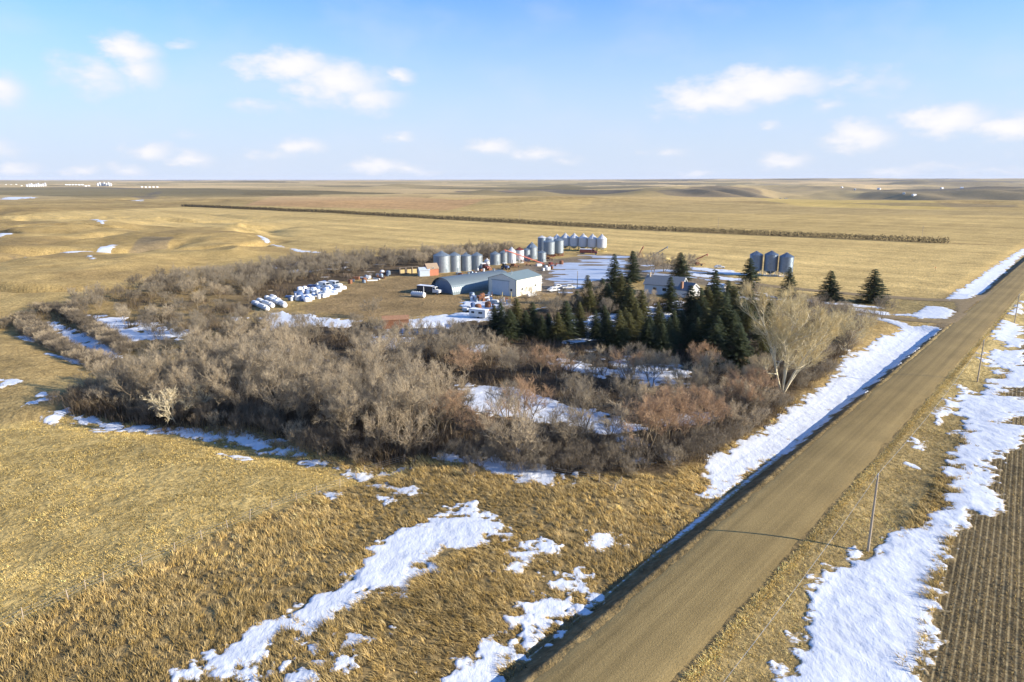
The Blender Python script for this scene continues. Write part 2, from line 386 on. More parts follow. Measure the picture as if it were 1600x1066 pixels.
# worked fields beyond the yard: long pale parcels with drill lines
ang = np.array([1, 0])
fields = [  # polygon in photo px, colour
 ([(0, 338), (290, 322), (600, 338), (1000, 360), (1480, 380), (1600, 384), (1600, 395), (1540, 425), (1460, 468), (1250, 455), (1100, 420), (960, 395), (790, 380), (600, 385), (420, 372), (300, 352), (150, 350)], (.52, .37, .145)),
 ([(1480, 378), (1610, 384), (1700, 340), (1600, 322), (1000, 318), (620, 325), (300, 318), (640, 338)], (.45, .32, .125)),
 ([(640, 316), (1000, 312), (1600, 318), (1700, 322), (1500, 300), (1000, 296), (700, 300)], (.50, .35, .14)),
 ([(380, 322), (700, 330), (760, 318), (640, 306), (420, 306)], (.45, .28, .125)),
 ([(950, 313), (1350, 325), (1600, 330), (1600, 336), (1200, 335), (900, 330)], (.38, .275, .115)),
 ([(1150, 306), (1400, 308), (1500, 327), (1250, 322)], (.50, .36, .12)),
]
fieldm = np.zeros(len(GX))
for poly, col in fields:
    m = sstep(4, -4, sdf(PP(poly), GX, GY)); fieldm = np.maximum(fieldm, m)
    C = mixc(C, m, col, .22 * n300 + .10 * n60)
lines = fbm(gs * .012, gt * .10, 1.0, 3, 71) ; lines2 = fbm(gs * .10, gt * .008, 1.0, 3, 72)
lines3 = fbm((gs + 40 * n300) * .35, gt * .006, 1.0, 2, 73); C *= (1 + fieldm * (.55 * lines2 + .22 * lines + .25 * lines3))[:, None]
far = sstep(1300, 2200, rr_)
parcels = _hash(np.floor(gs / 800 + .3), np.floor(gt / 800), 5)
C = mixc(C, far, (.40, .305, .15), .9 * (parcels - .5) + .6 * n3k + .3 * n300)
C[:, 0] *= 1 + far * .12 * (parcels - .5)
cou = sstep(1500, 2300, rr_) * (1 - sstep(6500, 9000, rr_)) * sstep(.0, .35, GX / np.maximum(GY, 1))
C = mixc(C, .6 * cou * sstep(-.05, .15, fbm(GX, GY, 700, 4, 77)), (.20, .17, .12))
trees_far = sstep(.10, .16, fbm(GX * .4, GY, 900, 4, 78)) * sstep(7000, 9500, rr_)
C = mixc(C, .8 * trees_far, (.07, .075, .08))
# left pasture and coulees: more olive
lp = sstep(-60, -140, GX) * sstep(170, 240, GY) * (1 - far) * (1 - fieldm)
C = mixc(C, .55 * lp, (.40, .28, .105), .9 * n60 + .5 * n8)
C = mixc(C, .6 * lp * sstep(.08, .22, fbm(GX, GY, 50, 3, 81)), (.22, .155, .07))
pa = sstep(1, -1, sdf(PAST, GX, GY)); C = mixc(C, pa * .85, (.42, .305, .115), .5 * n60 + .4 * n8 + .6 * n2)
# yard: trampled brown soil and thin grass
yd = sstep(4, -4, sdf(YARD, GX, GY) + 8 * fbm(GX, GY, 14, 3, 91)); C = mixc(C, yd, (.27, .185, .085), .6 * n8)
YDIRT = PP([(770, 440), (850, 405), (960, 395), (1130, 425), (1130, 450), (1000, 430), (930, 455), (850, 458)])
C = mixc(C, .85 * sstep(3, -3, sdf(YDIRT, GX, GY) + 10 * fbm(GX, GY, 16, 3, 92)), (.19, .155, .115), .5 * n8)
br = brushness(GX, GY); br = br * (.35 + .65 * sstep(-.48, -.34, GX / np.maximum(GY, 1))); C = mixc(C, br * .95, (.085, .062, .04), .9 * n8 + .6 * n2)
# ditch bank by the road: shade of the steep side painted in as a dark strip
bank = sstep(.0, .5, TL - gt) * sstep(4.6, 2.6, TL - gt); C = mixc(C, bank * .8, (.13, .10, .07), .6 * n2)
vrg = sstep(.1, .3, gt - TR) * sstep(9.5, 8, gt - TR); C = mixc(C, vrg * .85, (.45, .34, .14), .6 * n2 + .5 * n8)
C = mixc(C, .7 * sstep(.2, .3, gt - TR) * sstep(1.1, .8, gt - TR + .3 * n2), (.50, .38, .16))
C = mixc(C, .6 * np.exp(-((gt - TR - 8.6 - n8) / .8) ** 2), (.20, .15, .08))
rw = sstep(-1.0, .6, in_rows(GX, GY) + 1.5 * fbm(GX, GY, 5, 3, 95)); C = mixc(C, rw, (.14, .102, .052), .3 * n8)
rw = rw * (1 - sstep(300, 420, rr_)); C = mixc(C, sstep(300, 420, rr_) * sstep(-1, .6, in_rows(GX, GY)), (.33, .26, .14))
tall = (1 - pa) * (1 - rw) * (1 - sstep(120, 170, rr_))
C = mixc(C, .6 * tall * (1 - br), (.185, .13, .06), .6 * n2)
for poly, a_ in (([(700, 297), (860, 295), (1010, 300), (1010, 303), (850, 301), (700, 299)], .75), ([(1010, 303), (1100, 297), (1180, 299), (1240, 303), (1180, 309), (1050, 307)], .6),
                 ([(1300, 302), (1440, 294), (1600, 297), (1640, 312), (1500, 311), (1380, 308)], .4), ([(205, 306), (250, 299), (250, 306), (228, 310)], .6),
                 ([(1290, 318), (1600, 322), (1600, 325), (1400, 322)], .5), ([(40, 291), (260, 293), (300, 295), (100, 293)], .5),
                 ([(165, 403), (225, 377), (272, 376), (255, 392), (200, 402)], .55), ([(130, 372), (170, 362), (172, 366), (145, 378)], .6), ([(0, 406), (30, 403), (60, 408), (20, 411)], .5)):  # brush in far coulees; the left gully patches paint in slope shade
    w_ = PP(poly); k_ = np.hypot(*w_[0]) ; v_ = -sdf(w_, GX, GY) / (k_ * .02) + 1.6 * fbm(GX, GY * .5, k_ * .06, 4, 88)
    C = mixc(C, a_ * sstep(0, .35, v_), (.115, .10, .085))
C = np.clip(C, .01, .8)

gm = bpy.data.materials.new('dry_prairie_ground'); gm.use_nodes = True
t_ = gm.node_tree; n_ = t_.nodes; l_ = t_.links; b_ = n_['Principled BSDF']; b_.inputs['Roughness'].default_value = .95; b_.inputs['Specular IOR Level'].default_value = .05
def gnode(t, **k):
    q = n_.new(t)
    for a, b in k.items(): setattr(q, a, b)
    return q
def gmath(op, a, b=None, c=None):
    q = gnode('ShaderNodeMath', operation=op)
    for i, v in enumerate((a, b, c)):
        if v is None: continue
        if isinstance(v, (int, float)): q.inputs[i].default_value = v
        else: l_.new(v, q.inputs[i])
    return q.outputs[0]
ac = gnode('ShaderNodeAttribute', attribute_name='Col'); ar = gnode('ShaderNodeAttribute', attribute_name='rows')
tcg = gnode('ShaderNodeTexCoord')
def gnoise(scale, detail=4, vec=None, rough=.6):
    q = gnode('ShaderNodeTexNoise'); q.inputs['Scale'].default_value = scale; q.inputs['Detail'].default_value = detail; q.inputs['Roughness'].default_value = rough
    l_.new(vec or tcg.outputs['Object'], q.inputs['Vector']); return q.outputs['Fac']
nA = gnoise(1.3, 6); nB = gnoise(.18, 5); nC = gnoise(.03, 5)
def rng(v, a, b, lo, hi):
    q = gnode('ShaderNodeMapRange'); l_.new(v, q.inputs['Value'])
    for k_, x_ in zip(('From Min', 'From Max', 'To Min', 'To Max'), (a, b, lo, hi)): q.inputs[k_].default_value = x_
    return q.outputs[0]
fac = gmath('MULTIPLY', gmath('MULTIPLY', rng(nA, .25, .75, .55, 1.45), rng(nB, .3, .7, .84, 1.16)), rng(nC, .3, .7, .9, 1.1))
sc_ = gnode('ShaderNodeVectorMath', operation='SCALE'); l_.new(ac.outputs['Color'], sc_.inputs[0]); l_.new(fac, sc_.inputs['Scale'])
ROWAZ = radians(36.5)
mpr = gnode('ShaderNodeMapping', vector_type='POINT'); mpr.inputs['Rotation'].default_value = (0, 0, ROWAZ); l_.new(tcg.outputs['Object'], mpr.inputs[0])
wv = gnode('ShaderNodeTexWave', bands_direction='X', wave_profile='SIN'); wv.inputs['Scale'].default_value = 1 / .62 * .314159 ; wv.inputs['Distortion'].default_value = .35; wv.inputs['Detail Scale'].default_value = .6
l_.new(mpr.outputs[0], wv.inputs['Vector'])
rowf = gmath('MULTIPLY', rng(wv.outputs['Fac'], .72, .98, 0, .8), gmath('MULTIPLY', ar.outputs['Fac'], rng(nA, .3, .6, .35, 1)))
mxr = gnode('ShaderNodeMix', data_type='RGBA'); l_.new(rowf, mxr.inputs['Factor']); l_.new(sc_.outputs[0], mxr.inputs['A']); mxr.inputs['B'].default_value = (.40, .31, .16, 1)
l_.new(mxr.outputs['Result'], b_.inputs['Base Color'])
bpn = gnode('ShaderNodeBump'); bpn.inputs['Distance'].default_value = .35; bpn.inputs['Strength'].default_value = .9
l_.new(gmath('ADD', nA, gmath('MULTIPLY', nB, 1.5)), bpn.inputs['Height']); l_.new(bpn.outputs[0], b_.inputs['Normal'])
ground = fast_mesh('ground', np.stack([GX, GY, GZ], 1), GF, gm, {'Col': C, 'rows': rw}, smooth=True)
tag(ground, kind='structure')

# ------------------------------------------------------------------ snow
SNOW = [  # polygon px, edge noise amplitude (m), noise size (m)
 ([(1100, 758), (1104, 705), (1150, 690), (1200, 655), (1262, 612), (1300, 590), (1318, 556), (1372, 530), (1400, 515), (1420, 506), (1469, 511), (1430, 548), (1380, 582), (1300, 642), (1220, 697), (1160, 742), (1125, 765)], 1.6, 3.0),
 ([(735, 783), (790, 812), (800, 830), (760, 848), (700, 848), (662, 885), (620, 915), (560, 930), (520, 957), (430, 1000), (400, 1040), (320, 1072), (240, 1055), (245, 1035), (320, 1030), (370, 1000), (400, 960), (470, 930), (520, 910), (560, 870), (610, 825), (660, 808), (690, 795)], 2.0, 2.6),
 ([(660, 1080), (700, 1030), (755, 990), (800, 960), (830, 930), (870, 898), (920, 880), (930, 900), (880, 940), (830, 985), (800, 1022), (750, 1060), (740, 1080)], 2.6, 2.2),
 ([(785, 858), (870, 833), (877, 846), (825, 872), (812, 893), (790, 884)], 1.6, 1.6),
 ([(925, 828), (975, 822), (970, 835), (935, 842)], 1.4, 1.4),
 ([(500, 1010), (560, 985), (540, 1030), (470, 1066), (440, 1060)], 3.0, 1.8),
 ([(615, 755), (655, 757), (655, 768), (620, 762)], 1.0, 1.4), ([(575, 750), (600, 747), (600, 753)], .8, 1.0), ([(590, 768), (622, 772), (600, 782)], 1.0, 1.0),
 ([(808, 738), (866, 740), (866, 751), (812, 746)], .5, 1.2), ([(1040, 705), (1056, 706), (1050, 718)], .6, 1.0),
 ([(500, 762), (530, 768), (520, 774)], .8, .9),
 # right verge
 ([(1205, 1080), (1245, 1000), (1262, 950), (1275, 908), (1305, 882), (1375, 862), (1400, 828), (1440, 812), (1478, 790), (1490, 760), (1496, 742), (1540, 742), (1570, 792), (1555, 800), (1520, 800), (1494, 820), (1478, 850), (1468, 900), (1460, 960), (1442, 1010), (1425, 1080)], 1.2, 2.2),
 ([(1480, 735), (1500, 690), (1505, 650), (1480, 628), (1500, 600), (1530, 612), (1550, 590), (1600, 575), (1610, 600), (1560, 612), (1600, 618), (1604, 650), (1570, 660), (1600, 668), (1600, 690), (1560, 705), (1545, 745)], 2.0, 2.4),
 ([(1535, 560), (1560, 545), (1600, 545), (1600, 572), (1560, 580)], 2.2, 2.5), ([(1548, 520), (1572, 500), (1600, 505), (1600, 540), (1575, 538), (1560, 530)], 2.2, 2.5),
 ([(1570, 490), (1600, 470), (1600, 490)], 2, 2.5), ([(1428, 684), (1443, 684), (1440, 699), (1430, 698)], .8, 1.0), ([(1460, 650), (1485, 625), (1490, 635), (1465, 660)], .9, 1.5),
 ([(1335, 850), (1352, 860), (1330, 868)], .5, .8), ([(1415, 718), (1430, 722), (1435, 728), (1418, 724)], .5, .8), ([(1380, 858), (1470, 842), (1440, 870)], 1, 1.5),
 # beyond the junction, island between the drives
 ([(1476, 469), (1500, 448), (1530, 430), (1560, 409), (1602, 384), (1602, 392), (1570, 420), (1545, 445), (1520, 466), (1500, 470)], 1.4, 3.5),
 ([(1387, 488), (1430, 490), (1446, 477), (1470, 479), (1494, 486), (1477, 499), (1440, 497)], 1.2, 3.0), ([(1330, 478), (1390, 487), (1387, 491), (1330, 484)], .8, 3),
 ([(1340, 486), (1420, 505), (1412, 508), (1340, 490)], .8, 3),
 ([(1240, 462), (1300, 470), (1380, 478), (1380, 481), (1240, 468)], 1.5, 4),
 ([(1120, 452), (1180, 455), (1235, 466), (1200, 470), (1130, 463)], 2.5, 5),
 ([(820, 438), (846, 430), (846, 445), (830, 450)], 2, 5),
 ([(1080, 416), (1140, 421), (1170, 427), (1140, 428), (1085, 420)], 2, 5), ([(1075, 425), (1180, 436), (1160, 440), (1075, 430)], 1.5, 5),
 ([(615, 500), (700, 489), (790, 480), (800, 495), (720, 503), (690, 516), (625, 520)], 2.0, 4), ([(720, 470), (745, 466), (800, 474), (780, 482), (730, 480)], 2.0, 3),
 ([(400, 495), (440, 486), (500, 492), (560, 500), (520, 505), (420, 510)], 3.5, 4), ([(500, 495), (550, 498), (545, 510), (500, 506)], 2, 3),
 # among the trees
 ([(718, 600), (790, 602), (880, 624), (975, 652), (1000, 664), (940, 672), (860, 656), (760, 640), (722, 622)], 2.4, 3), ([(960, 560), (1080, 580), (1060, 600), (960, 590)], 4, 4),
 ([(870, 560), (960, 575), (950, 590), (860, 575)], 4, 4), ([(860, 500), (930, 495), (1060, 470), (1050, 500), (900, 530)], 5, 4), ([(580, 520), (640, 525), (620, 545), (570, 535)], 3, 3),
 ([(1050, 640), (1130, 640), (1110, 660), (1040, 655)], 3, 3), ([(690, 700), (790, 715), (900, 735), (880, 745), (760, 730), (690, 712)], 2.4, 2),
 ([(800, 690), (840, 690), (840, 700), (800, 700)], 1, 2),
 # creek bank on the left
 ([(75, 636), (110, 632), (200, 645), (300, 656), (385, 670), (450, 684), (500, 700), (560, 722), (640, 714), (640, 720), (560, 732), (500, 712), (440, 694), (350, 674), (250, 658), (150, 648)], 1.5, 2.0),
 ([(340, 702), (395, 700), (390, 710), (355, 708)], 1.0, 1.2), ([(60, 640), (90, 637), (90, 645)], 1, 2), ([(140, 655), (160, 655), (155, 662)], .6, 1),
 ([(70, 498), (112, 505), (150, 519), (198, 541), (180, 550), (140, 537), (100, 520)], 1.8, 3), ([(130, 490), (180, 495), (240, 525), (200, 525), (150, 505)], 3.5, 4), ([(220, 500), (300, 515), (290, 530), (220, 520)], 3.5, 4),
 ([(20, 512), (50, 510), (50, 520)], 1.5, 3), ([(75, 542), (110, 545), (140, 555), (110, 556)], 2, 3), ([(0, 590), (30, 588), (20, 600), (0, 602)], 2, 3), ([(40, 625), (70, 610), (70, 622), (45, 632)], 2, 3),
 ([(100, 400), (140, 394), (180, 385), (178, 390), (140, 399), (105, 404)], 2.5, 6), ([(398, 369), (420, 374), (418, 376), (398, 371)], 2.5, 5), ([(422, 378), (434, 382), (445, 387), (430, 385)], 2.5, 5), ([(455, 388), (500, 393), (498, 395), (460, 391)], 2.5, 5), ([(130, 345), (170, 350), (160, 354)], 3, 10),
 ([(0, 372), (18, 370), (18, 374), (0, 378)], 2, 8), ([(35, 408), (45, 406), (42, 414)], 2, 5), ([(140, 408), (152, 412), (145, 416)], 2, 5),
 ([(0, 310), (20, 306), (45, 307), (20, 311)], 30, 50), ([(205, 312), (225, 311), (222, 313)], 10, 30),
]
ICE = [
 # farmyard ice
 ([(845, 446), (850, 425), (880, 408), (950, 402), (1000, 408), (985, 425), (950, 435), (925, 447), (880, 452)], 4.5, 9), ([(1000, 412), (1130, 428), (1120, 440), (1050, 430), (1000, 425)], 3, 7),
 ([(912, 396), (950, 396), (985, 400), (960, 403), (915, 402)], 2, 6), ([(1075, 425), (1180, 436), (1160, 440), (1075, 430)], 1.5, 5),
]
sm = np.full(len(GX), -9.0)
inner = (rr_ > 38)
for poly, amp, lam in SNOW:
    w = PP(poly); xs = [p[0] for p in w]; ys = [p[1] for p in w]; g = amp + 2
    sel = np.where(inner & (GX > min(xs) - g) & (GX < max(xs) + g) & (GY > min(ys) - g) & (GY < max(ys) + g) & ((gt < TL - .2) | (gt > TR + .2)))[0]
    if len(sel) == 0: continue
    x, y = GX[sel], GY[sel]
    v = .6 - sdf(w, x, y) + amp * 2.6 * (fbm(x, y, lam, 4, 101)) + amp * 1.5 * fbm(x, y, lam * .3, 3, 103)
    if amp < 5: v = v + 2.6 * np.minimum(fbm(x * .38 + .1 * y, y * 1.5, 2.3, 3, 109) + .10, 0) * min(amp, 2.2) * (1.0 if amp < 1.3 else 1.7)
    if amp < 5: v = v - np.clip(.30 - fbm(x, y, 1.1, 2, 107) * -1.6, 0, 9) * .9 * (v < 1.6)
    sm[sel] = np.maximum(sm[sel], v)
im = np.full(len(GX), -9.0)
for poly, amp, lam in ICE:
    w = PP(poly); xs = [p[0] for p in w]; ys = [p[1] for p in w]
    sel = np.where((GX > min(xs) - 9) & (GX < max(xs) + 9) & (GY > min(ys) - 9) & (GY < max(ys) + 9) & (GY > 60))[0]
    if len(sel):
        x, y = GX[sel], GY[sel]; v = -sdf(w, x, y) + amp * 1.5 * fbm(x, y, lam, 4, 141); v = np.minimum(v, 5) / 5 + 4.6 * fbm(x * .3, y, 5.5, 4, 143) - .78
        im[sel] = np.maximum(im[sel], v)
IZ = GZ + .05 * np.clip(im, -1, 1) + .02; keep = (im > -.3)[GF].any(axis=1); u_i, inv_i = np.unique(GF[keep], return_inverse=True)
tag(fast_mesh('yard_ice', np.stack([GX[u_i], GY[u_i], IZ[u_i]], 1), inv_i.reshape(-1, 4), mat('dirty_yard_ice', (.44, .48, .56), .35, 0, .3, .5, bump=.05, spec=.4, stretch=(.25, 1, 1)), smooth=True), kind='structure')
# narrow drift left in the ditch along the road, broken up nearer the camera
dl_ = TL - gt
drift = .55 + .9 * fbm(gs, gt * 3, 9, 4, 111) - np.abs(dl_ - 3.1 - .5 * fbm(gs, 0 * gs, 20, 2, 113)) * 1.2 - .55 * sstep(80, 55, gs)
drift = np.where((gs > 40) & (gs < sJ0 - 4), drift, -9); sm = np.maximum(sm, drift)
# scattered patches in the grove
sc2 = (fbm(GX, GY, 9, 4, 121) - .20) * 8; sm = np.maximum(sm, np.where((br > .6) & (GX > -120), sc2, -9))
sm = np.where((gt > TL - .5) & (gt < TR + .5), -9, sm)
sz = np.where(sm > 0, .16 * (1 - np.exp(-np.clip(sm, 0, 9) / .5)), sm * .25) + .02
lumps = fbm(GX * RU[0] + GY * RU[1], (GX * RN[0] + GY * RN[1]) * .5, 1.1, 3, 131) * .10 + fbm(GX, GY, 5, 3, 133) * .25
SZ = GZ + sz + np.where(sm > 0, lumps * np.clip(sm / 1.5, 0, 1), 0)
keep = (sm > -.35)[GF].any(axis=1); SF = GF[keep]; u, inv = np.unique(SF, return_inverse=True)
snm = mat('settled_snow', (.655, .68, .72), .6, 0, .13, .9, bump=.22, spec=.25, stretch=(1, .55, 1))
t_ = snm.node_tree; n_ = t_.nodes; l_ = t_.links; b_ = n_['Principled BSDF']
_src = b_.inputs['Base Color'].links[0].from_socket; ad = gnode('ShaderNodeAttribute', attribute_name='depth'); tcg = gnode('ShaderNodeTexCoord')
mpx = gnode('ShaderNodeMapping'); mpx.inputs['Scale'].default_value = (.6, 1.3, 1); l_.new(tcg.outputs['Object'], mpx.inputs[0])
thin = gmath('ADD', ad.outputs['Fac'], gmath('MULTIPLY', gmath('SUBTRACT', gnoise(2.6, 8, mpx.outputs[0], .7), .56), 3.2))
mxs = gnode('ShaderNodeMix', data_type='RGBA'); l_.new(rng(thin, -.05, .22, 0, 1), mxs.inputs['Factor']); mxs.inputs['A'].default_value = (.30, .22, .10, 1); l_.new(_src, mxs.inputs['B']); l_.new(mxs.outputs['Result'], b_.inputs['Base Color'])
snow = fast_mesh('snow', np.stack([GX[u], GY[u], SZ[u]], 1), inv.reshape(-1, 4), snm, {'depth': np.clip(sm[u], -1, 3)}, smooth=True)
tag(snow, kind='structure')
_snow_lookup = (R_, sm.reshape(nr, na), SZ.reshape(nr, na))
def snow_at(x, y):                                   # snow margin at points (nearest grid node)
    r = np.hypot(x, y); a = np.degrees(np.arctan2(x, y))
    i = np.clip(np.searchsorted(R_, r), 0, nr - 1); j = np.clip(np.round((a + 42) / .115).astype(int), 0, len(np.arange(-42, 42, .115)) - 1)
    v = _snow_lookup[1][i, j]; return np.where(np.abs(a) < 42, v, -9)

# ------------------------------------------------------------------ roads
def road_mesh():
    ss = np.concatenate([np.arange(-60, 260, 1.0), np.arange(260, 700, 4), np.arange(700, 2400, 25)]); tt = np.linspace(0, 1, 15); V = []; 
    for i, s in enumerate(ss):
        jl = .36 * float(fbm(np.array([s]), np.array([0.]), 2.5, 3, 5)[0]) * 2; jr = .45 * float(fbm(np.array([s]), np.array([9.]), 3.5, 3, 6)[0]) * 2
        a, b = TL - .05 + jl, TR + .1 + jr
        for t in tt:
            c = 1 - (2 * t - 1) ** 2; V.append((a + (b - a) * t, s, .18 * c + (.0 if .03 < t < .97 else -.14)))
    n = len(tt); F = [(i * n + j, i * n + j + 1, (i + 1) * n + j + 1, (i + 1) * n + j) for i in range(len(ss) - 1) for j in range(n - 1)]
    return V, F
rm = bpy.data.materials.new('gravel_road_surface'); rm.use_nodes = True
t_ = rm.node_tree; n_ = t_.nodes; l_ = t_.links; b_ = n_['Principled BSDF']; b_.inputs['Roughness'].default_value = .9; b_.inputs['Specular IOR Level'].default_value = .15
tcg = gnode('ShaderNodeTexCoord')
mp1 = gnode('ShaderNodeMapping'); mp1.inputs['Scale'].default_value = (1.6, .018, 1); l_.new(tcg.outputs['Object'], mp1.inputs[0])
mp2 = gnode('ShaderNodeMapping'); mp2.inputs['Scale'].default_value = (5, .10, 1); l_.new(tcg.outputs['Object'], mp2.inputs[0])
f = gmath('MULTIPLY', rng(gnoise(1.0, 4, mp1.outputs[0]), .3, .7, .84, 1.16), rng(gnoise(1.0, 4, mp2.outputs[0]), .3, .7, .97, 1.03))
f = gmath('MULTIPLY', f, gmath('MULTIPLY', rng(gnoise(5, 6), .3, .7, .84, 1.16), rng(gnoise(.08, 4), .3, .7, .86, 1.14)))
sx = gnode('ShaderNodeSeparateXYZ'); l_.new(tcg.outputs['Object'], sx.inputs[0])
trk = gmath('SINE', gmath('ADD', gmath('MULTIPLY', sx.outputs[0], 2.75), gmath('MULTIPLY', gnoise(.35, 3), 2.2))); f = gmath('MULTIPLY', f, gmath('MULTIPLY_ADD', trk, .075, 1.0))
cr = gnode('ShaderNodeVectorMath', operation='SCALE'); cr.inputs[0].default_value = (.265, .190, .078); l_.new(f, cr.inputs['Scale']); l_.new(cr.outputs[0], b_.inputs['Base Color'])
bpn = gnode('ShaderNodeBump'); bpn.inputs['Distance'].default_value = .08; bpn.inputs['Strength'].default_value = .7; l_.new(gmath('ADD', gnoise(7, 6), gmath('MULTIPLY', gnoise(1.0, 4, mp2.outputs[0]), .25)), bpn.inputs['Height']); l_.new(bpn.outputs[0], b_.inputs['Normal'])
V, F = road_mesh(); road = fast_mesh('gravel_road', V, F, rm, smooth=True); road.rotation_euler = (0, 0, -math.atan2(RU[0], RU[1])); tag(road, kind='structure')

drm = mat('driveway_dirt', (.25, .185, .10), .95, 0, .3, .8, bump=.06, spec=.1)
def strip(name, pts, w, lift, m):
    w = w / 2; W = [Vector((*P0(*p), 0)) for p in pts]; L_ = []
    for a, b in zip(W[:-1], W[1:]):
        k = max(1, int((b - a).length / 1.2)); L_ += [a.lerp(b, i / k) for i in range(k)]
    L_.append(W[-1]); 
    for _ in range(6): L_ = [L_[0]] + [(L_[i - 1] + L_[i] * 2 + L_[i + 1]) / 4 for i in range(1, len(L_) - 1)] + [L_[-1]]
    V = []; F = []; K = 7
    for i, p in enumerate(L_):
        d = (L_[min(i + 1, len(L_) - 1)] - L_[max(i - 1, 0)]).normalized(); nn = Vector((d.y, -d.x, 0))
        for k in range(K):
            u_ = (k / (K - 1) * 2 - 1) * w; j = .5 * float(fbm(np.array([i * 1.2]), np.array([k * 3. * (k in (0, K - 1))]), 4, 3, 77)[0]) * 2 * (k in (0, K - 1))
            q = p + nn * (u_ + j); V.append([q.x, q.y, 0])
    V = np.array(V); V[:, 2] = T(V[:, 0], V[:, 1]) + lift + np.where(np.arange(len(V)) % K % (K - 1) == 0, -.08, 0)
    F = [(i * K + j, i * K + j + 1, (i + 1) * K + j + 1, (i + 1) * K + j) for i in range(len(L_) - 1) for j in range(K - 1)]
    o = fast_mesh(name, V, F, m, smooth=True); return tag(o, kind='structure')
strip('driveway', [(1575, 452), (1545, 466), (1500, 470), (1450, 467), (1400, 463), (1310, 456), (1200, 445), (1140, 437), (1080, 429), (1030, 424)], 6.5, .16, drm)
strip('lane', [(1530, 488), (1500, 500), (1470, 504), (1430, 500), (1390, 494), (1335, 486), (1290, 476), (1230, 468), (1160, 459), (1120, 452)], 5.0, .16, drm)
ap = PP([(1490, 468), (1545, 455), (1600, 415), (1600, 440), (1535, 520), (1480, 510), (1470, 508), (1478, 500), (1496, 488), (1497, 480)])
gx, gy = np.meshgrid(np.arange(min(p[0] for p in ap), max(p[0] for p in ap), .8), np.arange(min(p[1] for p in ap), max(p[1] for p in ap), .8), indexing='ij')
da = sdf(ap, gx.ravel(), gy.ravel()) + 1.0 * fbm(gx.ravel(), gy.ravel(), 5, 3, 3)
_, ta = road_st(gx.ravel(), gy.ravel())
za = T(gx.ravel(), gy.ravel()) + np.where(da < 0, .08, -.05 * da)
ii = np.arange(gx.size).reshape(gx.shape); q = np.stack([ii[:-1, :-1], ii[1:, :-1], ii[1:, 1:], ii[:-1, 1:]], -1).reshape(-1, 4)
okq = (da[q] < .8).all(axis=1) & (ta[q] < TL + .6).all(axis=1)
u2, inv2 = np.unique(q[okq], return_inverse=True)
tag(fast_mesh('junction_apron', np.stack([gx.ravel()[u2], gy.ravel()[u2], za[u2]], 1), inv2.reshape(-1, 4), drm, smooth=True), kind='structure')

# ------------------------------------------------------------------ dry grass (each kind one mass)
def grassmat(name, tr=.25): return mat(name, (.4, .3, .12), .8, attr='Col', spec=.15, trans=tr)
GRM = grassmat('dry_grass_blades')
rg = np.random.default_rng(11)
def scatter_fan(n, r0, r1, a0, a1, power=1.0):       # random points, uniform in r**power
    u = rg.random(n); r = (r0 ** power + u * (r1 ** power - r0 ** power)) ** (1 / power); a = np.radians(a0 + rg.random(n) * (a1 - a0))
    return r * np.sin(a), r * np.cos(a)
def tufts(x, y, nb, h, w, spread, lean, leandir, col, cvar=.25, hv=.4):
    n = len(x); z = T(x, y) - .02
    pat = fbm(x, y, 8, 3, 401); H_ = h * (1 - hv + 2 * hv * rg.random(n)) * (1 + 1.2 * pat); tz = np.maximum(snow_at(x, y), 0); H_ = H_ * (1 - .35 * np.clip(tz, 0, 1))
    base = np.repeat(np.stack([x, y, z], 1), nb, 0); N_ = n * nb
    a = rg.random(N_) * 2 * np.pi; rr = spread * np.sqrt(rg.random(N_)) * np.repeat(H_ / h, nb)
    ox, oy = rr * np.cos(a), rr * np.sin(a); hh = np.repeat(H_, nb) * (.6 + .6 * rg.random(N_))
    ld = np.repeat(leandir, nb) + .35 * rg.standard_normal(N_); ln_ = lean * (.5 + rg.random(N_)) * hh
    tx = ox * 1.9 + ln_ * np.cos(ld); ty = oy * 1.9 + ln_ * np.sin(ld)
    fa = rg.random(N_) * np.pi; ww = w * (.6 + .8 * rg.random(N_)) / 2
    A = base + np.stack([ox - ww * np.cos(fa), oy - ww * np.sin(fa), 0 * ox], 1); B = base + np.stack([ox + ww * np.cos(fa), oy + ww * np.sin(fa), 0 * ox], 1)
    Tt = base + np.stack([tx, ty, hh], 1)
    M = base + np.stack([ox * 1.3 + .22 * ln_ * np.cos(ld), oy * 1.3 + .22 * ln_ * np.sin(ld), hh * .62], 1); dx = np.stack([ww * np.cos(fa), ww * np.sin(fa), 0 * ww], 1) * .8
    V = np.stack([A, B, M + dx, M - dx, Tt], 1).reshape(-1, 3); o = np.arange(N_)[:, None] * 5
    F = np.concatenate([o + np.array([[0, 1, 2]]), o + np.array([[0, 2, 3]]), o + np.array([[3, 2, 4]])], 0)
    cc = np.repeat(np.array(col)[None, :] * (1 + cvar * rg.standard_normal(n))[:, None].clip(.45, 1.7), nb, 0) * (1 + .15 * rg.standard_normal(N_))[:, None].clip(.6, 1.5)
    warm = np.repeat(rg.random(n), nb); cc[:, 2] *= 1.2 - .5 * warm; cc[:, 1] *= 1.04 - .12 * warm; cc *= np.repeat(1 + 1.1 * fbm(x, y, 14, 4, 403) + .5 * pat, nb)[:, None]
    return V, F, np.clip(np.repeat(cc, 5, 0), .01, .9)
def grass_object(name, parts, label, cat, m=None):
    V = np.concatenate([p[0] for p in parts]); Cc = np.concatenate([p[2] for p in parts]); o = 0; Fs = []
    for p in parts: Fs.append(p[1] + o); o += len(p[0])
    g = fast_mesh(name, V, np.concatenate(Fs), m or GRM, {'Col': Cc}); return tag(g, label, cat, kind='stuff')
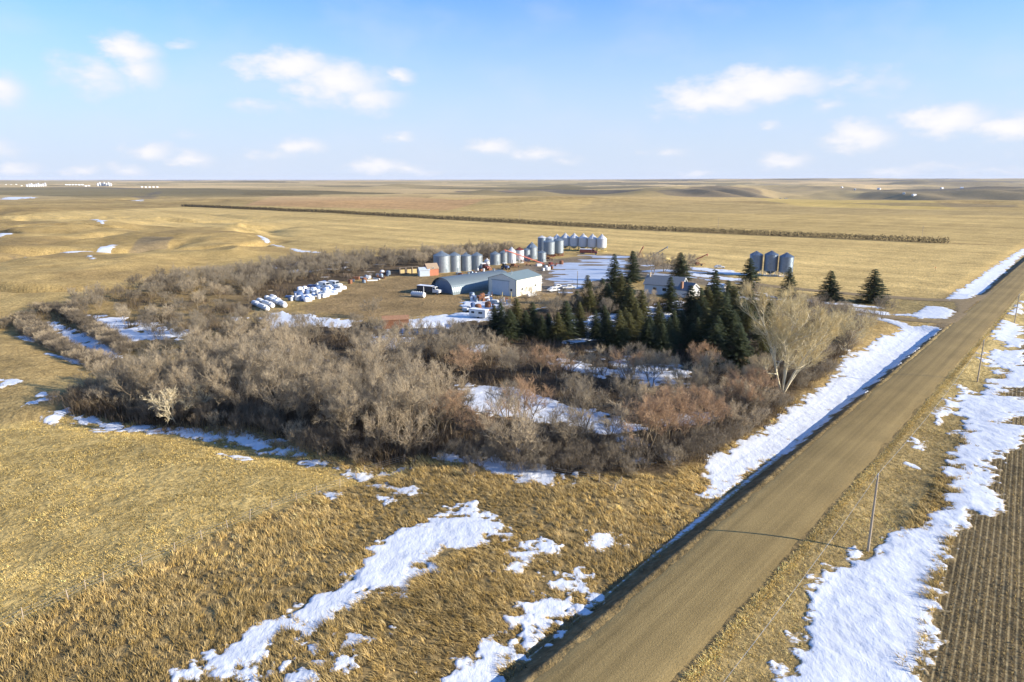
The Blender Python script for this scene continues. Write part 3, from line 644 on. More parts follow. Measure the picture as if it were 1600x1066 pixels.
# tall tussocks between the fence and the road, and the far verge
x, y = scatter_fan(92000, 44, 135, -46, 46, 1.15)
s_, t_s = road_st(x, y)
inp = sdf(PAST, x, y); sn = snow_at(x, y); bb = brushness(x, y)
clump = fbm(x, y, 2.6, 3, 201)
ok = (inp > -.5) & (t_s < TL - 3.4) & (sn < .02 + 1.6 * rg.random(len(x)) ** 3) & (bb < .5) & (rg.random(len(x)) < .62 + 1.5 * clump) & (x > -110)
x, y = x[ok], y[ok]
ld = 2.6 + 2.2 * fbm(x, y, 14, 2, 203)
tg = tufts(x, y, 11, .38, .06, .25, 1.15, ld, (.50, .365, .15), .34)
x, y = scatter_fan(36000, 60, 175, 14, 46, 1.15); s_, t_s = road_st(x, y)
ok = (t_s > TR + 8) & (in_rows(x, y) < -.2) & (snow_at(x, y) < .02 + 1.8 * rg.random(len(x)) ** 3) & (rg.random(len(x)) < .85)
x, y = x[ok], y[ok]; tg2 = tufts(x, y, 12, .46, .07, .30, .9, 2.4 + 2.2 * fbm(x, y, 9, 2, 205), (.52, .39, .165), .32)
grass_object('tall_grass', [tg, tg2], 'tall golden wind-bent tussock grass filling the ditches beside the gravel road', 'grass')
# mown verge
x, y = scatter_fan(52000, 46, 190, 4, 46, 1.1); s_, t_s = road_st(x, y)
ok = ((t_s > TR + .3) & (t_s < TR + 8.5)) & (snow_at(x, y) < 0); x, y = x[ok], y[ok]
vg = tufts(x, y, 6, .16, .05, .22, .7, 2.45 + .5 * rg.standard_normal(len(x)), (.52, .40, .165), .3)
x, y = scatter_fan(30000, 46, 190, -8, 44, 1.1); s_, t_s = road_st(x, y)
ok = ((t_s > TL - 3.6) & (t_s < TL - 2.2) & (rg.random(len(x)) < .5)) & (snow_at(x, y) < 0); x, y = x[ok], y[ok]
vg2 = tufts(x, y, 6, .25, .06, .2, .5, 2.45 + .8 * rg.standard_normal(len(x)), (.33, .24, .10), .3)
sf = 30 + 230 * rg.random(5200) ** 1.4; tf = TR + .25 + .8 * rg.random(5200); x, y = from_st(sf, tf); vg3 = tufts(x, y, 7, .17, .06, .2, .4, 6.28 * rg.random(len(x)), (.60, .46, .19), .2)
grass_object('verge_grass', [vg, vg2, vg3], 'short dry mown grass along both shoulders of the gravel road', 'grass')
# grazed pasture
x, y = scatter_fan(95000, 46, 150, -46, 6, 1.0)
ok = (sdf(PAST, x, y) < 0) & (snow_at(x, y) < 0) & (rg.random(len(x)) < .55 + 1.4 * fbm(x, y, 3.5, 3, 221)); x, y = x[ok], y[ok]
pg = tufts(x, y, 6, .16, .06, .22, .8, 2.8 + 2.5 * fbm(x, y, 7, 2, 223), (.48, .365, .14), .28)
grass_object('pasture_grass', [pg], 'short grazed yellowish pasture grass left of the wire fence', 'grass')
# stubble in rows
x, y = [], []
ca, sa = cos(ROWAZ), sin(ROWAZ)                      # rows run along azimuth ROWAZ
for k in range(-20, 200):
    q = 10 + k * .62; nn = int(200 / .33); al = 20 + np.arange(nn) * .33 + rg.random(nn) * .33
    qq = q + .05 * rg.standard_normal(nn); x.append(al * sa + qq * ca); y.append(al * ca - qq * sa)
x = np.concatenate(x); y = np.concatenate(y); ok = (in_rows(x, y) > .4) & (snow_at(x, y) < 0) & (np.hypot(x, y) < 150) & (np.degrees(np.arctan2(x, y)) < 47) & (y > 30)
x, y = x[ok], y[ok]; sg = tufts(x, y, 4, .17, .05, .05, .2, 6.28 * rg.random(len(x)), (.50, .39, .19), .15)
grass_object('crop_stubble', [sg], 'cut grain stubble standing in straight rows in the field on the right', 'stubble')

# ------------------------------------------------------------------ bare trees
def rv(r): return Vector((r.gauss(0, 1), r.gauss(0, 1), r.gauss(0, 1))).normalized()
def make_bare(seed, H, spread, nst, limbs, brn, twn, r0, up=.25, twl=.9, tww=.035, low=.25, leanout=.35):
    r = random.Random(seed); W = MB(); TV = []
    def chain(p, d, Ln, ra, lvl, nseg, wob, upf):
        pts = [Vector(p)]; d = d.normalized()
        for i in range(nseg):
            d = (d + rv(r) * wob + Vector((0, 0, upf)) * (1 / nseg)).normalized(); pts.append(pts[-1] + d * (Ln / nseg))
        for i in range(nseg):
            a = ra * (1 - .8 * i / nseg); b = ra * (1 - .8 * (i + 1) / nseg)
            W.tube(pts[i], pts[i + 1], a, b, 6 if lvl == 0 else (4 if lvl == 1 else 3), caps=False)
        return pts
    def at(pts, f):
        k = f * (len(pts) - 1); i = min(int(k), len(pts) - 2); return pts[i].lerp(pts[i + 1], k - i), (pts[i + 1] - pts[i]).normalized()
    def side(d, ang):
        q = rv(r); q = (q - d * q.dot(d)).normalized(); return d * cos(ang) + q * sin(ang)
    def twig(p, d, Ln):
        q = p + d * Ln; wv_ = rv(r).cross(d).normalized() * tww * .5
        TV.append((p - wv_, p + wv_, q))
        for k in range(3):
            f = .3 + .6 * r.random(); a = p.lerp(q, f); e = side(d, .5 + .5 * r.random()); e.z += .25; b = a + e.normalized() * Ln * (.35 + .35 * r.random())
            w2 = rv(r).cross(e).normalized() * tww * .38; TV.append((a - w2, a + w2, b))
    for s in range(nst):
        g = 2 * pi * (s + r.random() * .6) / nst; tilt = leanout * (.4 + .8 * r.random()) if nst > 1 else .08
        d = Vector((cos(g) * tilt, sin(g) * tilt, 1)); Ls = H * (.72 + .2 * r.random())
        tr = chain((cos(g) * .03 * nst, sin(g) * .03 * nst, -.25), d, Ls, r0 * (.7 + .4 * r.random()), 0, 6, .13, .1)
        for i in range(limbs):
            f = low + (1 - low) * (i + r.random()) / limbs; p, dd = at(tr, min(f, .98)); ang = .55 + .5 * r.random()
            Ll = spread * (1.05 - .55 * f) * (.7 + .6 * r.random()); li = chain(p, side(dd, ang), Ll, r0 * .5 * (1.1 - .6 * f), 1, 4, .2, up + .25)
            for j in range(brn):
                fb = .2 + .8 * (j + r.random()) / brn; p2, d2 = at(li, min(fb, .99)); Lb = Ll * .5 * (1.15 - .6 * fb) * (.6 + .7 * r.random())
                b = chain(p2, side(d2, .5 + .5 * r.random()), Lb, r0 * .22, 2, 2, .22, up + .2)
                for k in range(twn):
                    p3, d3 = at(b, min(.15 + .85 * (k + r.random()) / twn, .99)); e = side(d3, .35 + .6 * r.random()); e.z += up; twig(p3, e.normalized(), twl * (.5 + .7 * r.random()))
    Vt = np.array([[list(a) for a in t] for t in TV]).reshape(-1, 3); Ft = np.arange(len(Vt)).reshape(-1, 3)
    return W, Vt, Ft
BARK = mat('grey_brown_bark', (.25, .195, .125), .9, 0, .25, 5)
BARKP = mat('pale_poplar_bark', (.64, .56, .38), .8, 0, .22, 2)
TW = {'grey': mat('grey_twigs', (.30, .25, .175), .85, trans=.15), 'tan': mat('tan_twigs', (.46, .37, .245), .85, trans=.15),
      'rust': mat('rusty_twigs', (.44, .29, .17), .85, trans=.15), 'dark': mat('dark_brush_twigs', (.19, .155, .11), .85, trans=.1),
      'gold': mat('golden_twigs', (.58, .47, .25), .85, trans=.15), 'straw': mat('dry_seed_twigs', (.68, .58, .38), .85, trans=.2)}
HIDE = (0, -6000, -500)
def proto_tree(name, W, Vt, Ft, tw, bark):
    """parts kept as mesh data only; objects are made by plant()"""
    mt = bpy.data.meshes.new('trunk'); mt.from_pydata(W.v, [], W.f); mt.materials.append(bark)
    mc = bpy.data.meshes.new('crown'); mc.from_pydata([tuple(v) for v in Vt], [], [tuple(int(i) for i in f) for f in Ft]); mc.materials.append(tw)
    return (mt, mc)
def plant(name, proto, loc, rz, sc, label, cat, group):
    o = thing(name, label, cat, loc, rz, group, sc)
    for nm, me in (('trunk', proto[0]), ('crown', proto[1])):
        c = bpy.data.objects.new(nm, me); COL.objects.link(c); c.parent = o
    return o
def one_mesh(pr, name):                              # trunk and twigs joined, for shrubs too small to show parts
    W, Vt, Ft, tw, bark = pr
    me = bpy.data.meshes.new(name); n0 = len(W.v)
    me.from_pydata(list(W.v) + [tuple(v) for v in Vt], [], list(W.f) + [tuple(int(i) + n0 for i in f) for f in Ft])
    me.materials.append(bark); me.materials.append(tw); mi = np.zeros(len(me.polygons), np.int32); mi[len(W.f):] = 1; me.polygons.foreach_set('material_index', mi); return me
big = {}
for k, c in (('grey', 'grey'), ('tan', 'tan'), ('rust', 'rust')):
    big[k] = [proto_tree(k, *make_bare(100 + i * 7 + len(k), 10, 4.2, 2 + i % 2, 8, 7, 10, .19, up=.24, twl=1.0, tww=.032), TW[c], BARK) for i in range(3)]
small = {k: [proto_tree(k, *make_bare(300 + i * 5 + len(k), 6, 3.3, 3, 6, 7, 12, .10, up=.22, twl=.75, tww=.028, low=.3, leanout=.6), TW[k], BARK) for i in range(2)] for k in ('rust', 'grey', 'tan')}
shr = {k: [one_mesh((*make_bare(500 + i * 5 + len(k), 3.2, 1.5, 9, 4, 4, 6, .035, up=.5, twl=.65, tww=.026, low=.15, leanout=.55), TW[k], BARK), 'shrub') for i in range(3)] for k in ('dark', 'grey', 'tan')}

def poisson(poly, sp, seed, n=6000, excl=None):
    r = random.Random(seed); w = PP(poly); xs = [p[0] for p in w]; ys = [p[1] for p in w]; out = []; grid = {}
    area = (max(xs) - min(xs)) * (max(ys) - min(ys)); n = min(40000, int(6 * area / sp ** 2))
    X = np.array([r.uniform(min(xs), max(xs)) for _ in range(n)]); Y = np.array([r.uniform(min(ys), max(ys)) for _ in range(n)])
    ins = sdf(w, X, Y) < 0; _, tt = road_st(X, Y); ins &= (tt < TL - 4.5)
    for x, y, i in zip(X, Y, ins):
        if not i: continue
        if excl and excl(x, y): continue
        gx, gy = int(x // sp), int(y // sp); ok = True
        for a in (-1, 0, 1):
            for b in (-1, 0, 1):
                for p in grid.get((gx + a, gy + b), ()):
                    if hypot(p[0] - x, p[1] - y) < sp: ok = False
        if ok: grid.setdefault((gx, gy), []).append((x, y)); out.append((x, y))
    return out
POND = [PP(p) for p in ([(715, 602), (790, 602), (880, 624), (970, 652), (1005, 664), (955, 680), (860, 658), (760, 640), (720, 625)],)]
def no_pond(x, y):
    return any(float(sdf(p, np.array([x]), np.array([y]))[0]) < .5 for p in POND)
def stand(poly, sp, seed, kinds, hs, label, group, name='bare_tree', cat='bare tree', excl=None, protos=None, href=10.0):
    r = random.Random(seed)
    for x, y in poisson(poly, sp, seed, excl=excl):
        k = r.choice(kinds); h = r.uniform(*hs); sc = h / href; pr = protos[k][r.randrange(len(protos[k]))]; wx = r.uniform(.85, 1.2)
        loc = (x, y, Tz(x, y)); rz = r.random() * 6.28
        if isinstance(pr, tuple): plant(name, pr, loc, rz, (sc * wx, sc * wx, sc), label, cat, group)
        else:
            o = bpy.data.objects.new(name, pr); COL.objects.link(o); o.location = loc; o.rotation_euler = (0, 0, rz); o.scale = (sc * wx, sc * wx, sc); tag(o, label, cat, group)
# the dense stand on the left
stand([(150, 608), (230, 592), (330, 585), (450, 585), (560, 598), (640, 615), (690, 640), (712, 690), (640, 708), (560, 700), (480, 676), (380, 655), (260, 640), (160, 628)], 3.7, 1,
      ['grey', 'tan', 'tan'], (8.0, 10.8), 'bare grey-brown tree in the dense stand above the snowy creek bank on the left', 'bare trees of the dense stand on the left', protos=big)
# mixed trees in the middle, round the snowy clearing
stand([(700, 650), (760, 650), (900, 668), (1000, 690), (1110, 680), (1100, 715), (960, 725), (800, 720), (700, 700)], 5.8, 2, ['tan', 'grey', 'rust'], (6.5, 9.0),
      'bare small-crowned tree on the camera side of the snowy clearing', 'bare trees in front of the snowy clearing', protos=small, href=6.0)
stand([(690, 575), (800, 575), (960, 578), (1120, 585), (1200, 605), (1180, 640), (1060, 650), (1010, 660), (900, 622), (800, 598), (700, 600)], 5.6, 3, ['rust', 'grey', 'grey', 'tan'], (5.0, 7.2),
      'bare tree behind the snowy clearing, below the row of spruces', 'bare trees behind the snowy clearing', protos=small, excl=no_pond, href=6.0)
stand([(1000, 640), (1060, 655), (1190, 620), (1215, 640), (1120, 700), (1020, 690)], 5.0, 4, ['rust', 'rust', 'tan', 'grey'], (5.5, 7.5),
      'rust-tinted bare tree near the road corner of the grove', 'rust-tinted trees at the road corner of the grove', protos=small, href=6.0)
stand([(560, 540), (640, 528), (720, 530), (760, 548), (775, 572), (690, 578), (560, 582)], 5.6, 5, ['grey', 'tan', 'grey'], (5.5, 8.0),
      'bare grey tree behind the dense stand, below the farmyard', 'bare trees just below the farmyard', protos=small, href=6.0)
stand([(760, 492), (880, 470), (1010, 475), (1120, 480), (1000, 500), (860, 505)], 11, 6, ['grey', 'tan'], (5, 7.5),
      'bare garden tree standing among the spruces near the house', 'bare trees among the spruces', protos=small, href=6.0)
stand([(985, 428), (1075, 432), (1080, 420), (1000, 415)], 9, 7, ['grey', 'tan'], (7, 9), 'bare tree just behind the house by the icy yard', 'bare trees behind the house', protos=small, href=6.0)
stand([(300, 520), (420, 505), (560, 518), (560, 545), (420, 560), (300, 558)], 6.0, 8, ['grey', 'tan'], (4.5, 7),
      'bare tree between the left stand and the snowy bale rows', 'bare trees below the bale rows', protos=small, href=6.0)
stand([(110, 486), (230, 462), (330, 450), (400, 470), (290, 495), (260, 530), (170, 500)], 11, 9, ['grey', 'tan', 'tan'], (3.5, 5.5), 'small bare tree scattered in the snowy hollow at far left', 'bare trees in the left hollow', protos=small, href=6.0)
# back belt
stand([(90, 488), (200, 460), (330, 430), (440, 412), (560, 404), (640, 400), (640, 412), (560, 424), (480, 434), (420, 452), (330, 462), (230, 470), (120, 492)], 6.0, 10, ['grey', 'dark', 'grey'], (4.0, 6.5),
      'leafless grey bush in the long belt at the back left of the farmyard', 'bushes of the back belt', name='leafless_bush', cat='bush', protos=shr, href=3.2)
stand([(640, 402), (700, 396), (790, 391), (800, 400), (700, 410), (650, 416)], 6.5, 11, ['grey', 'dark', 'tan'], (5, 7), 'leafless bush right behind the row of round bins', 'bushes behind the round bins', name='leafless_bush', cat='bush', protos=shr, href=3.2)
# shrubs
def shrubs(poly, sp, seed, kinds, hs, label, group, excl=None): stand(poly, sp, seed, kinds, hs, label, group, name='shrub', cat='shrub', protos=shr, href=3.2, excl=excl)
shrubs([(700, 706), (740, 690), (850, 690), (960, 700), (1080, 696), (1130, 690), (1050, 728), (960, 738), (850, 738), (740, 724)], 2.3, 20, ['dark', 'dark', 'grey'], (2.6, 4.0),
       'leafless dark shrub on the camera-side edge of the grove facing the grass', 'shrubs on the camera-side edge of the grove')
shrubs([(1090, 700), (1060, 690), (1120, 640), (1220, 590), (1290, 560), (1300, 580), (1255, 612), (1200, 652), (1150, 688)], 2.8, 21, ['dark', 'grey'], (2.4, 3.8),
       'leafless shrub along the snowy left verge of the road', 'shrubs along the snowy verge', excl=lambda a, b: hypot(a - P0(1222, 614)[0], b - P0(1222, 614)[1]) < 6)
shrubs([(1150, 500), (1240, 475), (1330, 490), (1365, 505), (1350, 525), (1310, 555), (1240, 600), (1180, 600), (1150, 560)], 4.2, 22, ['grey', 'tan', 'dark'], (3.5, 5.5),
       'leafless shrub growing around the tall pale poplar', 'shrubs around the tall poplar', excl=lambda a, b: hypot(a - P0(1222, 614)[0], b - P0(1222, 614)[1]) < 7)
shrubs([(480, 690), (560, 690), (660, 705), (640, 712), (560, 712), (500, 700), (400, 668), (280, 648), (160, 630), (110, 628), (150, 612), (300, 630), (420, 655)], 2.3, 23, ['dark', 'dark', 'tan'], (2.6, 4.2),
       'low leafless shrub at the foot of the dense left stand', 'shrubs at the foot of the left stand')
def shrub_row(pts, gap, wd, hs, seed, label, group):
    r = random.Random(seed); W_ = [Vector(P0(*p)) for p in pts]
    for a, b in zip(W_[:-1], W_[1:]):
        n_k = max(1, int((b - a).length / gap))
        for k in range(n_k):
            for j in (-1, 0, 1):
                q = a.lerp(b, (k + r.random()) / n_k) + Vector((r.gauss(0, .4) + j * wd * .3, r.gauss(0, .6) + j * wd)); o = bpy.data.objects.new('shrub', shr[r.choice(('dark', 'dark', 'tan'))][r.randrange(3)]); COL.objects.link(o)
                h_ = r.uniform(*hs) / 3.2; o.location = (q.x, q.y, Tz(q.x, q.y)); o.rotation_euler = (0, 0, r.random() * 6.3); o.scale = (h_ * 1.2, h_ * 1.2, h_); tag(o, label, 'shrub', group)
shrub_row([(-20, 506), (0, 502), (32, 495), (62, 514), (100, 537), (150, 556), (190, 568), (225, 592)], 2.4, 1.6, (2.2, 3.2), 41, 'leafless shrub in the lower curved row on the left slope', 'shrubs in the lower curved row on the left slope')
shrub_row([(50, 486), (100, 488), (137, 506), (175, 529), (205, 544)], 2.6, 1.5, (2.0, 3.0), 42, 'leafless shrub in the upper curved row on the left slope', 'shrubs in the upper curved row on the left slope')
shrubs([(200, 495), (300, 470), (400, 490), (480, 520), (380, 560), (260, 545)], 6.0, 25, ['dark', 'grey'], (2.5, 4), 'leafless shrub in the brush between the hollow and the bale rows', 'shrubs between hollow and bale rows')
shrubs([(60, 630), (140, 612), (150, 625), (90, 640)], 3.2, 26, ['dark'], (2, 3), 'dark shrub at the far left tip of the creek thicket', 'shrubs at the left tip of the creek thicket')
for i, (px, py, h) in enumerate([(830, 735, 1.8), (795, 738, 1.5), (738, 745, 1.6), (985, 745, 1.6), (1130, 700, 2.0), (690, 722, 1.8), (735, 730, 2.0)]):
    p = P(px, py); o = bpy.data.objects.new('sapling', shr['grey'][i % 3]); COL.objects.link(o); o.location = p; o.scale = (h / 3.2,) * 3; o.rotation_euler = (0, 0, i)
    tag(o, 'small leafless sapling in the grass just outside the grove edge', 'sapling', 'saplings outside the grove edge')

# thin undergrowth filling the grove floor
x, y = scatter_fan(30000, 95, 300, -42, 32, 1.2); b_ok = brushness(x, y) > .35; _, tt = road_st(x, y)
cl = fbm(x, y, 8, 3, 301); ok = b_ok & (cl > -.02) & (tt < TL - 5) & ((snow_at(x, y) < .1) | (rg.random(len(x)) < .12)) & ~np.array([no_pond(a, b) for a, b in zip(x, y)]); x, y = x[ok], y[ok]
ug = tufts(x, y, 9, 1.35, .07, .75, .35, 6.28 * rg.random(len(x)), (.145, .11, .075), .3)
rx = PP([(235, 655), (300, 640), (400, 655), (500, 690), (480, 696), (380, 672), (300, 662)]); x, y = scatter_fan(9000, 95, 140, -32, -10, 1.0); ok = sdf(rx, x, y) < 0; x, y = x[ok], y[ok]
ug2 = tufts(x, y, 8, .95, .05, .4, .25, 6.28 * rg.random(len(x)), (.38, .27, .15), .25)
lx = PP([(110, 634), (150, 600), (330, 590), (470, 590), (600, 605), (690, 650), (700, 700), (600, 708), (500, 690), (400, 664), (250, 648)]); x, y = scatter_fan(30000, 95, 150, -40, -3, 1.0); ok = (sdf(lx, x, y) < 0) & (rg.random(len(x)) < .8); x, y = x[ok], y[ok]
ug_shade = tufts(x, y, 9, 1.9, .075, .8, .3, 6.28 * rg.random(len(x)), (.12, .092, .062), .3)  # dense dark layer added to stand in for deep shade under the left stand
o = grass_object('undergrowth', [ug, ug2, ug_shade], 'thin leafless undergrowth and dry weeds covering the floor of the grove, with a dark layer added for shade at left', 'undergrowth')

# tall pale poplar
W, Vt, Ft = make_bare(901, 21.5, 7.4, 6, 12, 9, 13, .24, up=.42, twl=1.5, tww=.045, low=.27, leanout=.5)
pp_ = proto_tree('poplar', W, Vt, Ft, TW['gold'], BARKP); p = P(1222, 614)
plant('poplar_tree', pp_, p, 1.0, (1.02, 1.02, 1.0), 'tall wide pale-barked bare poplar beside the snowy verge of the road', 'poplar tree', None)
W, Vt, Ft = make_bare(907, 11, 7, 5, 8, 7, 10, .13, up=.25, twl=1.3, tww=.05, low=.2, leanout=.8)
pp2 = proto_tree('poplar', W, Vt, Ft, TW['gold'], BARKP); plant('poplar_tree', pp2, P(1318, 548), 2.0, .85, 'lower bare tree spreading to the right behind the tall poplar', 'poplar tree', None)
# lone pale tree on the creek bank, and a few singled out
W, Vt, Ft = make_bare(915, 5.4, 3.4, 2, 9, 7, 8, .15, up=.12, twl=.6, tww=.07, low=.3, leanout=.55)
plant('lone_tree', proto_tree('lone', W, Vt, Ft, TW['straw'], BARKP), P(280, 664), .5, 1.25, 'lone pale sunlit bare tree on the creek bank in front of the dark stand', 'tree', None)
plant('bare_tree', small['grey'][0], P(583, 497), .5, (1, 1, 1.0), 'thin grey bare tree alone on the farmyard grass behind the rusty shed', 'bare tree', None)
plant('bare_tree', small['grey'][1], P(1378, 500), 1.5, (1.1, 1.1, 1.1), 'dark bare tree right in front of the last spruce near the junction', 'bare tree', None)
plant('bare_tree', small['tan'][1], P(1175, 470), 1.5, (1.2, 1.2, 1.05), 'bare round-crowned tree in front of the spruce by the three hopper bins', 'bare tree', None)

# past 280 shrubs, the ones that show smallest become one mass
_sh = sorted([o for o in COL.objects if o.name.startswith('shrub')], key=lambda o: -o.scale[2] / o.location.length)
def bake(objs, name, label, cat):
    VV, FF, CC = [], [], []; o_ = 0; cache = {}
    for o in objs:
        me = o.data
        if me.name not in cache:
            co = np.empty(len(me.vertices) * 3, np.float32); me.vertices.foreach_get('co', co); me.calc_loop_triangles(); tr = np.empty(len(me.loop_triangles) * 3, np.int32); me.loop_triangles.foreach_get('vertices', tr)
            cache[me.name] = (co.reshape(-1, 3), tr.reshape(-1, 3), np.array(me.materials[1].node_tree.nodes['Principled BSDF'].inputs['Base Color'].default_value[:3]))
        co, tr, cl = cache[me.name]; M_ = np.array(Matrix.LocRotScale(o.location, o.rotation_euler, o.scale)); VV.append(co @ M_[:3, :3].T + M_[:3, 3]); FF.append(tr + o_); o_ += len(co); CC.append(np.repeat(cl[None, :], len(co), 0))
    for o in objs: bpy.data.objects.remove(o)
    g = fast_mesh(name, np.concatenate(VV), np.concatenate(FF), grassmat('brush_twigs', .1), {'Col': np.concatenate(CC)}); return tag(g, label, cat, kind='stuff')
if len(_sh) > 280: bake(_sh[280:], 'distant_brush', 'low leafless brush filling the gaps farther back in the grove and on the left slope', 'brush')

# ------------------------------------------------------------------ spruces
def make_spruce(seed, H=10.0, R=2.3, full=1.0):
    R *= 1.5
    r = random.Random(seed); W = MB(); W.tube((0, 0, -.2), (0, 0, H * .95), .16, .03, 7); T3 = []
    z = .35
    while z < H * .99:
        f = z / H; prof = (1 - f) ** .85 * (1 if f > .12 else .75 + f * 2); n = max(4, int(11 * (1 - f) + 4)); off = r.random() * 6
        for i in range(n):
            if r.random() > .93: continue
            a = off + 2 * pi * i / n + r.gauss(0, .15); Lb = R * prof * (.72 + .42 * r.random()) + .12; dz = -.10 - .22 * (1 - f) + r.gauss(0, .08); 
            zz = z + r.gauss(0, .10); steps = max(3, int(Lb / .17)); ca_, sa_ = cos(a), sin(a)
            for k in range(steps):
                g = (k + .6) / steps; cx = Lb * g; cz = zz + dz * cx + .16 * g * g * Lb
                for q in range(3 if full > .8 else 2):
                    sdv = (-1, 1, 0)[q]; ln = (.30 + .22 * r.random()) * (1.15 - .6 * g) * (R / 2.3) ** .5 + .10
                    an = a + sdv * (.8 + .4 * r.random()); tipz = cz + r.uniform(-.16, .10) - .05; px_, py_ = ca_ * cx, sa_ * cx
                    tx, ty = px_ + cos(an) * ln, py_ + sin(an) * ln; wx, wy = -sin(an) * .085, cos(an) * .085
                    T3 += [(px_ - wx, py_ - wy, cz - .05 * r.random()), (px_ + wx, py_ + wy, cz + .09 * r.random()), (tx, ty, tipz)]
        z += .20 + .17 * (1 - f)
    T3 += [(-.05, 0, H * .93), (.05, 0, H * .93), (0, 0, H * 1.02), (0, -.05, H * .93), (0, .05, H * .93), (0, 0, H * 1.02)]
    Vt = np.array(T3); return W, Vt, np.arange(len(Vt)).reshape(-1, 3)
ND = mat('dark_spruce_needles', (.066, .080, .033), .8, 0, .4, .9, trans=.2); NO = mat('olive_spruce_needles', (.125, .118, .038), .8, 0, .4, .9, trans=.2)
sp_d = [proto_tree('spruce', *make_spruce(50 + i, 10, 2.5 + .25 * i), ND, BARK) for i in range(3)]
sp_o = [proto_tree('spruce', *make_spruce(60 + i, 10, 2.3 + .25 * i), NO, BARK) for i in range(2)]
SPR = [  # px, foot py, top py, width factor, olive, label
 (958, 452, 396, 1.0, 0, 'tall dark spruce in front of the icy yard, left of the house'),
 (987, 440, 391, 1.0, 0, 'tall dark spruce left of the house, tip against the golden field'),
 (1061, 437, 394, 1.5, 0, 'broad dark spruce behind the house, alone against the golden field'),
 (1167, 462, 402, 1.15, 0, 'dark spruce just left of the three hopper bins'),
 (1230, 466, 417, 1.05, 0, 'narrow dark spruce in front of the right hopper bin of three'),
 (1294, 470, 422, 1.3, 0, 'dark spruce behind the crown of the tall poplar'),
 (1361, 473, 420, 1.5, 0, 'broad spruce nearest the road junction'),
 (917, 477, 429, 1.2, 1, 'olive spruce beside the two parked pickups'),
 (1112, 500, 420, 1.0, 0, 'tall spruce just right of the white gabled garage'),
 (1045, 488, 431, .95, 0, 'dark spruce with layered branches in front of the house wall')]
SPRG = [(968, 478, 430), (940, 474, 438), (1091, 506, 454), (1145, 520, 456), (1155, 530, 470), (1125, 555, 470), (1100, 550, 486),
 (1140, 560, 492), (1165, 545, 485), (1175, 530, 490), (1078, 552, 508), (1050, 535, 488), (1030, 540, 492), (1010, 535, 500), (992, 528, 478), (965, 545, 489), (942, 524, 480), (908, 528, 500),
 (883, 528, 474), (855, 524, 492), (831, 524, 476), (806, 516, 469), (781, 520, 476), (795, 530, 486), (772, 512, 480), (1190, 520, 486), (1205, 545, 500), (920, 490, 452), (948, 488, 446), (980, 490, 440), (900, 487, 456), (1032, 560, 510), (1120, 532, 462), (870, 532, 490), (1010, 552, 508), (980, 540, 492), (1062, 528, 488), (1085, 530, 478), (1112, 575, 510), (1150, 578, 515), (1185, 570, 510), (1130, 515, 460), (1170, 505, 465), (820, 527, 488)]
for i, (px, yb, yt, wf, ol, lab) in enumerate(SPR):
    h = hgt(px, yb, yt); pr = (sp_o if ol else sp_d)[i % 2]; plant('spruce_tree', pr, P(px, yb), i * 1.7, (h / 10 * wf, h / 10 * wf, h / 10), lab, 'spruce tree', 'spruces around the farmyard')
for i, (px, yb, yt) in enumerate(SPRG):
    h = min(hgt(px, yb, yt) * 1.1, 15); pr = (sp_o if rnd.random() < .42 else sp_d)[rnd.randrange(2)]; w_ = rnd.uniform(1.1, 1.5)
    plant('spruce_tree', pr, P(px, yb), rnd.random() * 6, (h / 10 * w_, h / 10 * w_, h / 10), 'dark spruce packed in the windbreak between the house and the bare grove', 'spruce tree', 'spruces of the windbreak below the house')

_sp = [(o.location.x, o.location.y) for o in COL.objects if o.name.startswith('spruce_tree')]
for poly, sp, sd_, hs in (([(900, 515), (1000, 505), (1090, 500), (1130, 485), (1205, 500), (1205, 545), (1165, 582), (1060, 568), (980, 548), (900, 535)], 4.8, 71, (7.5, 11.5)), ([(768, 518), (860, 515), (905, 515), (905, 535), (780, 533)], 5.0, 72, (6.5, 8.5))):
    r_ = random.Random(sd_)
    for x_, y_ in poisson(poly, sp, sd_):
        if any(hypot(a - x_, b - y_) < 3.0 for a, b in _sp) or r_.random() < .40: continue
        h = r_.uniform(*hs) / 10; pr = (sp_o if r_.random() < .4 else sp_d)[r_.randrange(2)]; w_ = r_.uniform(1.0, 1.35)
        plant('spruce_tree', pr, (x_, y_, Tz(x_, y_)), r_.random() * 6, (h * w_, h * w_, h), 'dark spruce packed in the windbreak between the house and the bare grove', 'spruce tree', 'spruces of the windbreak below the house')
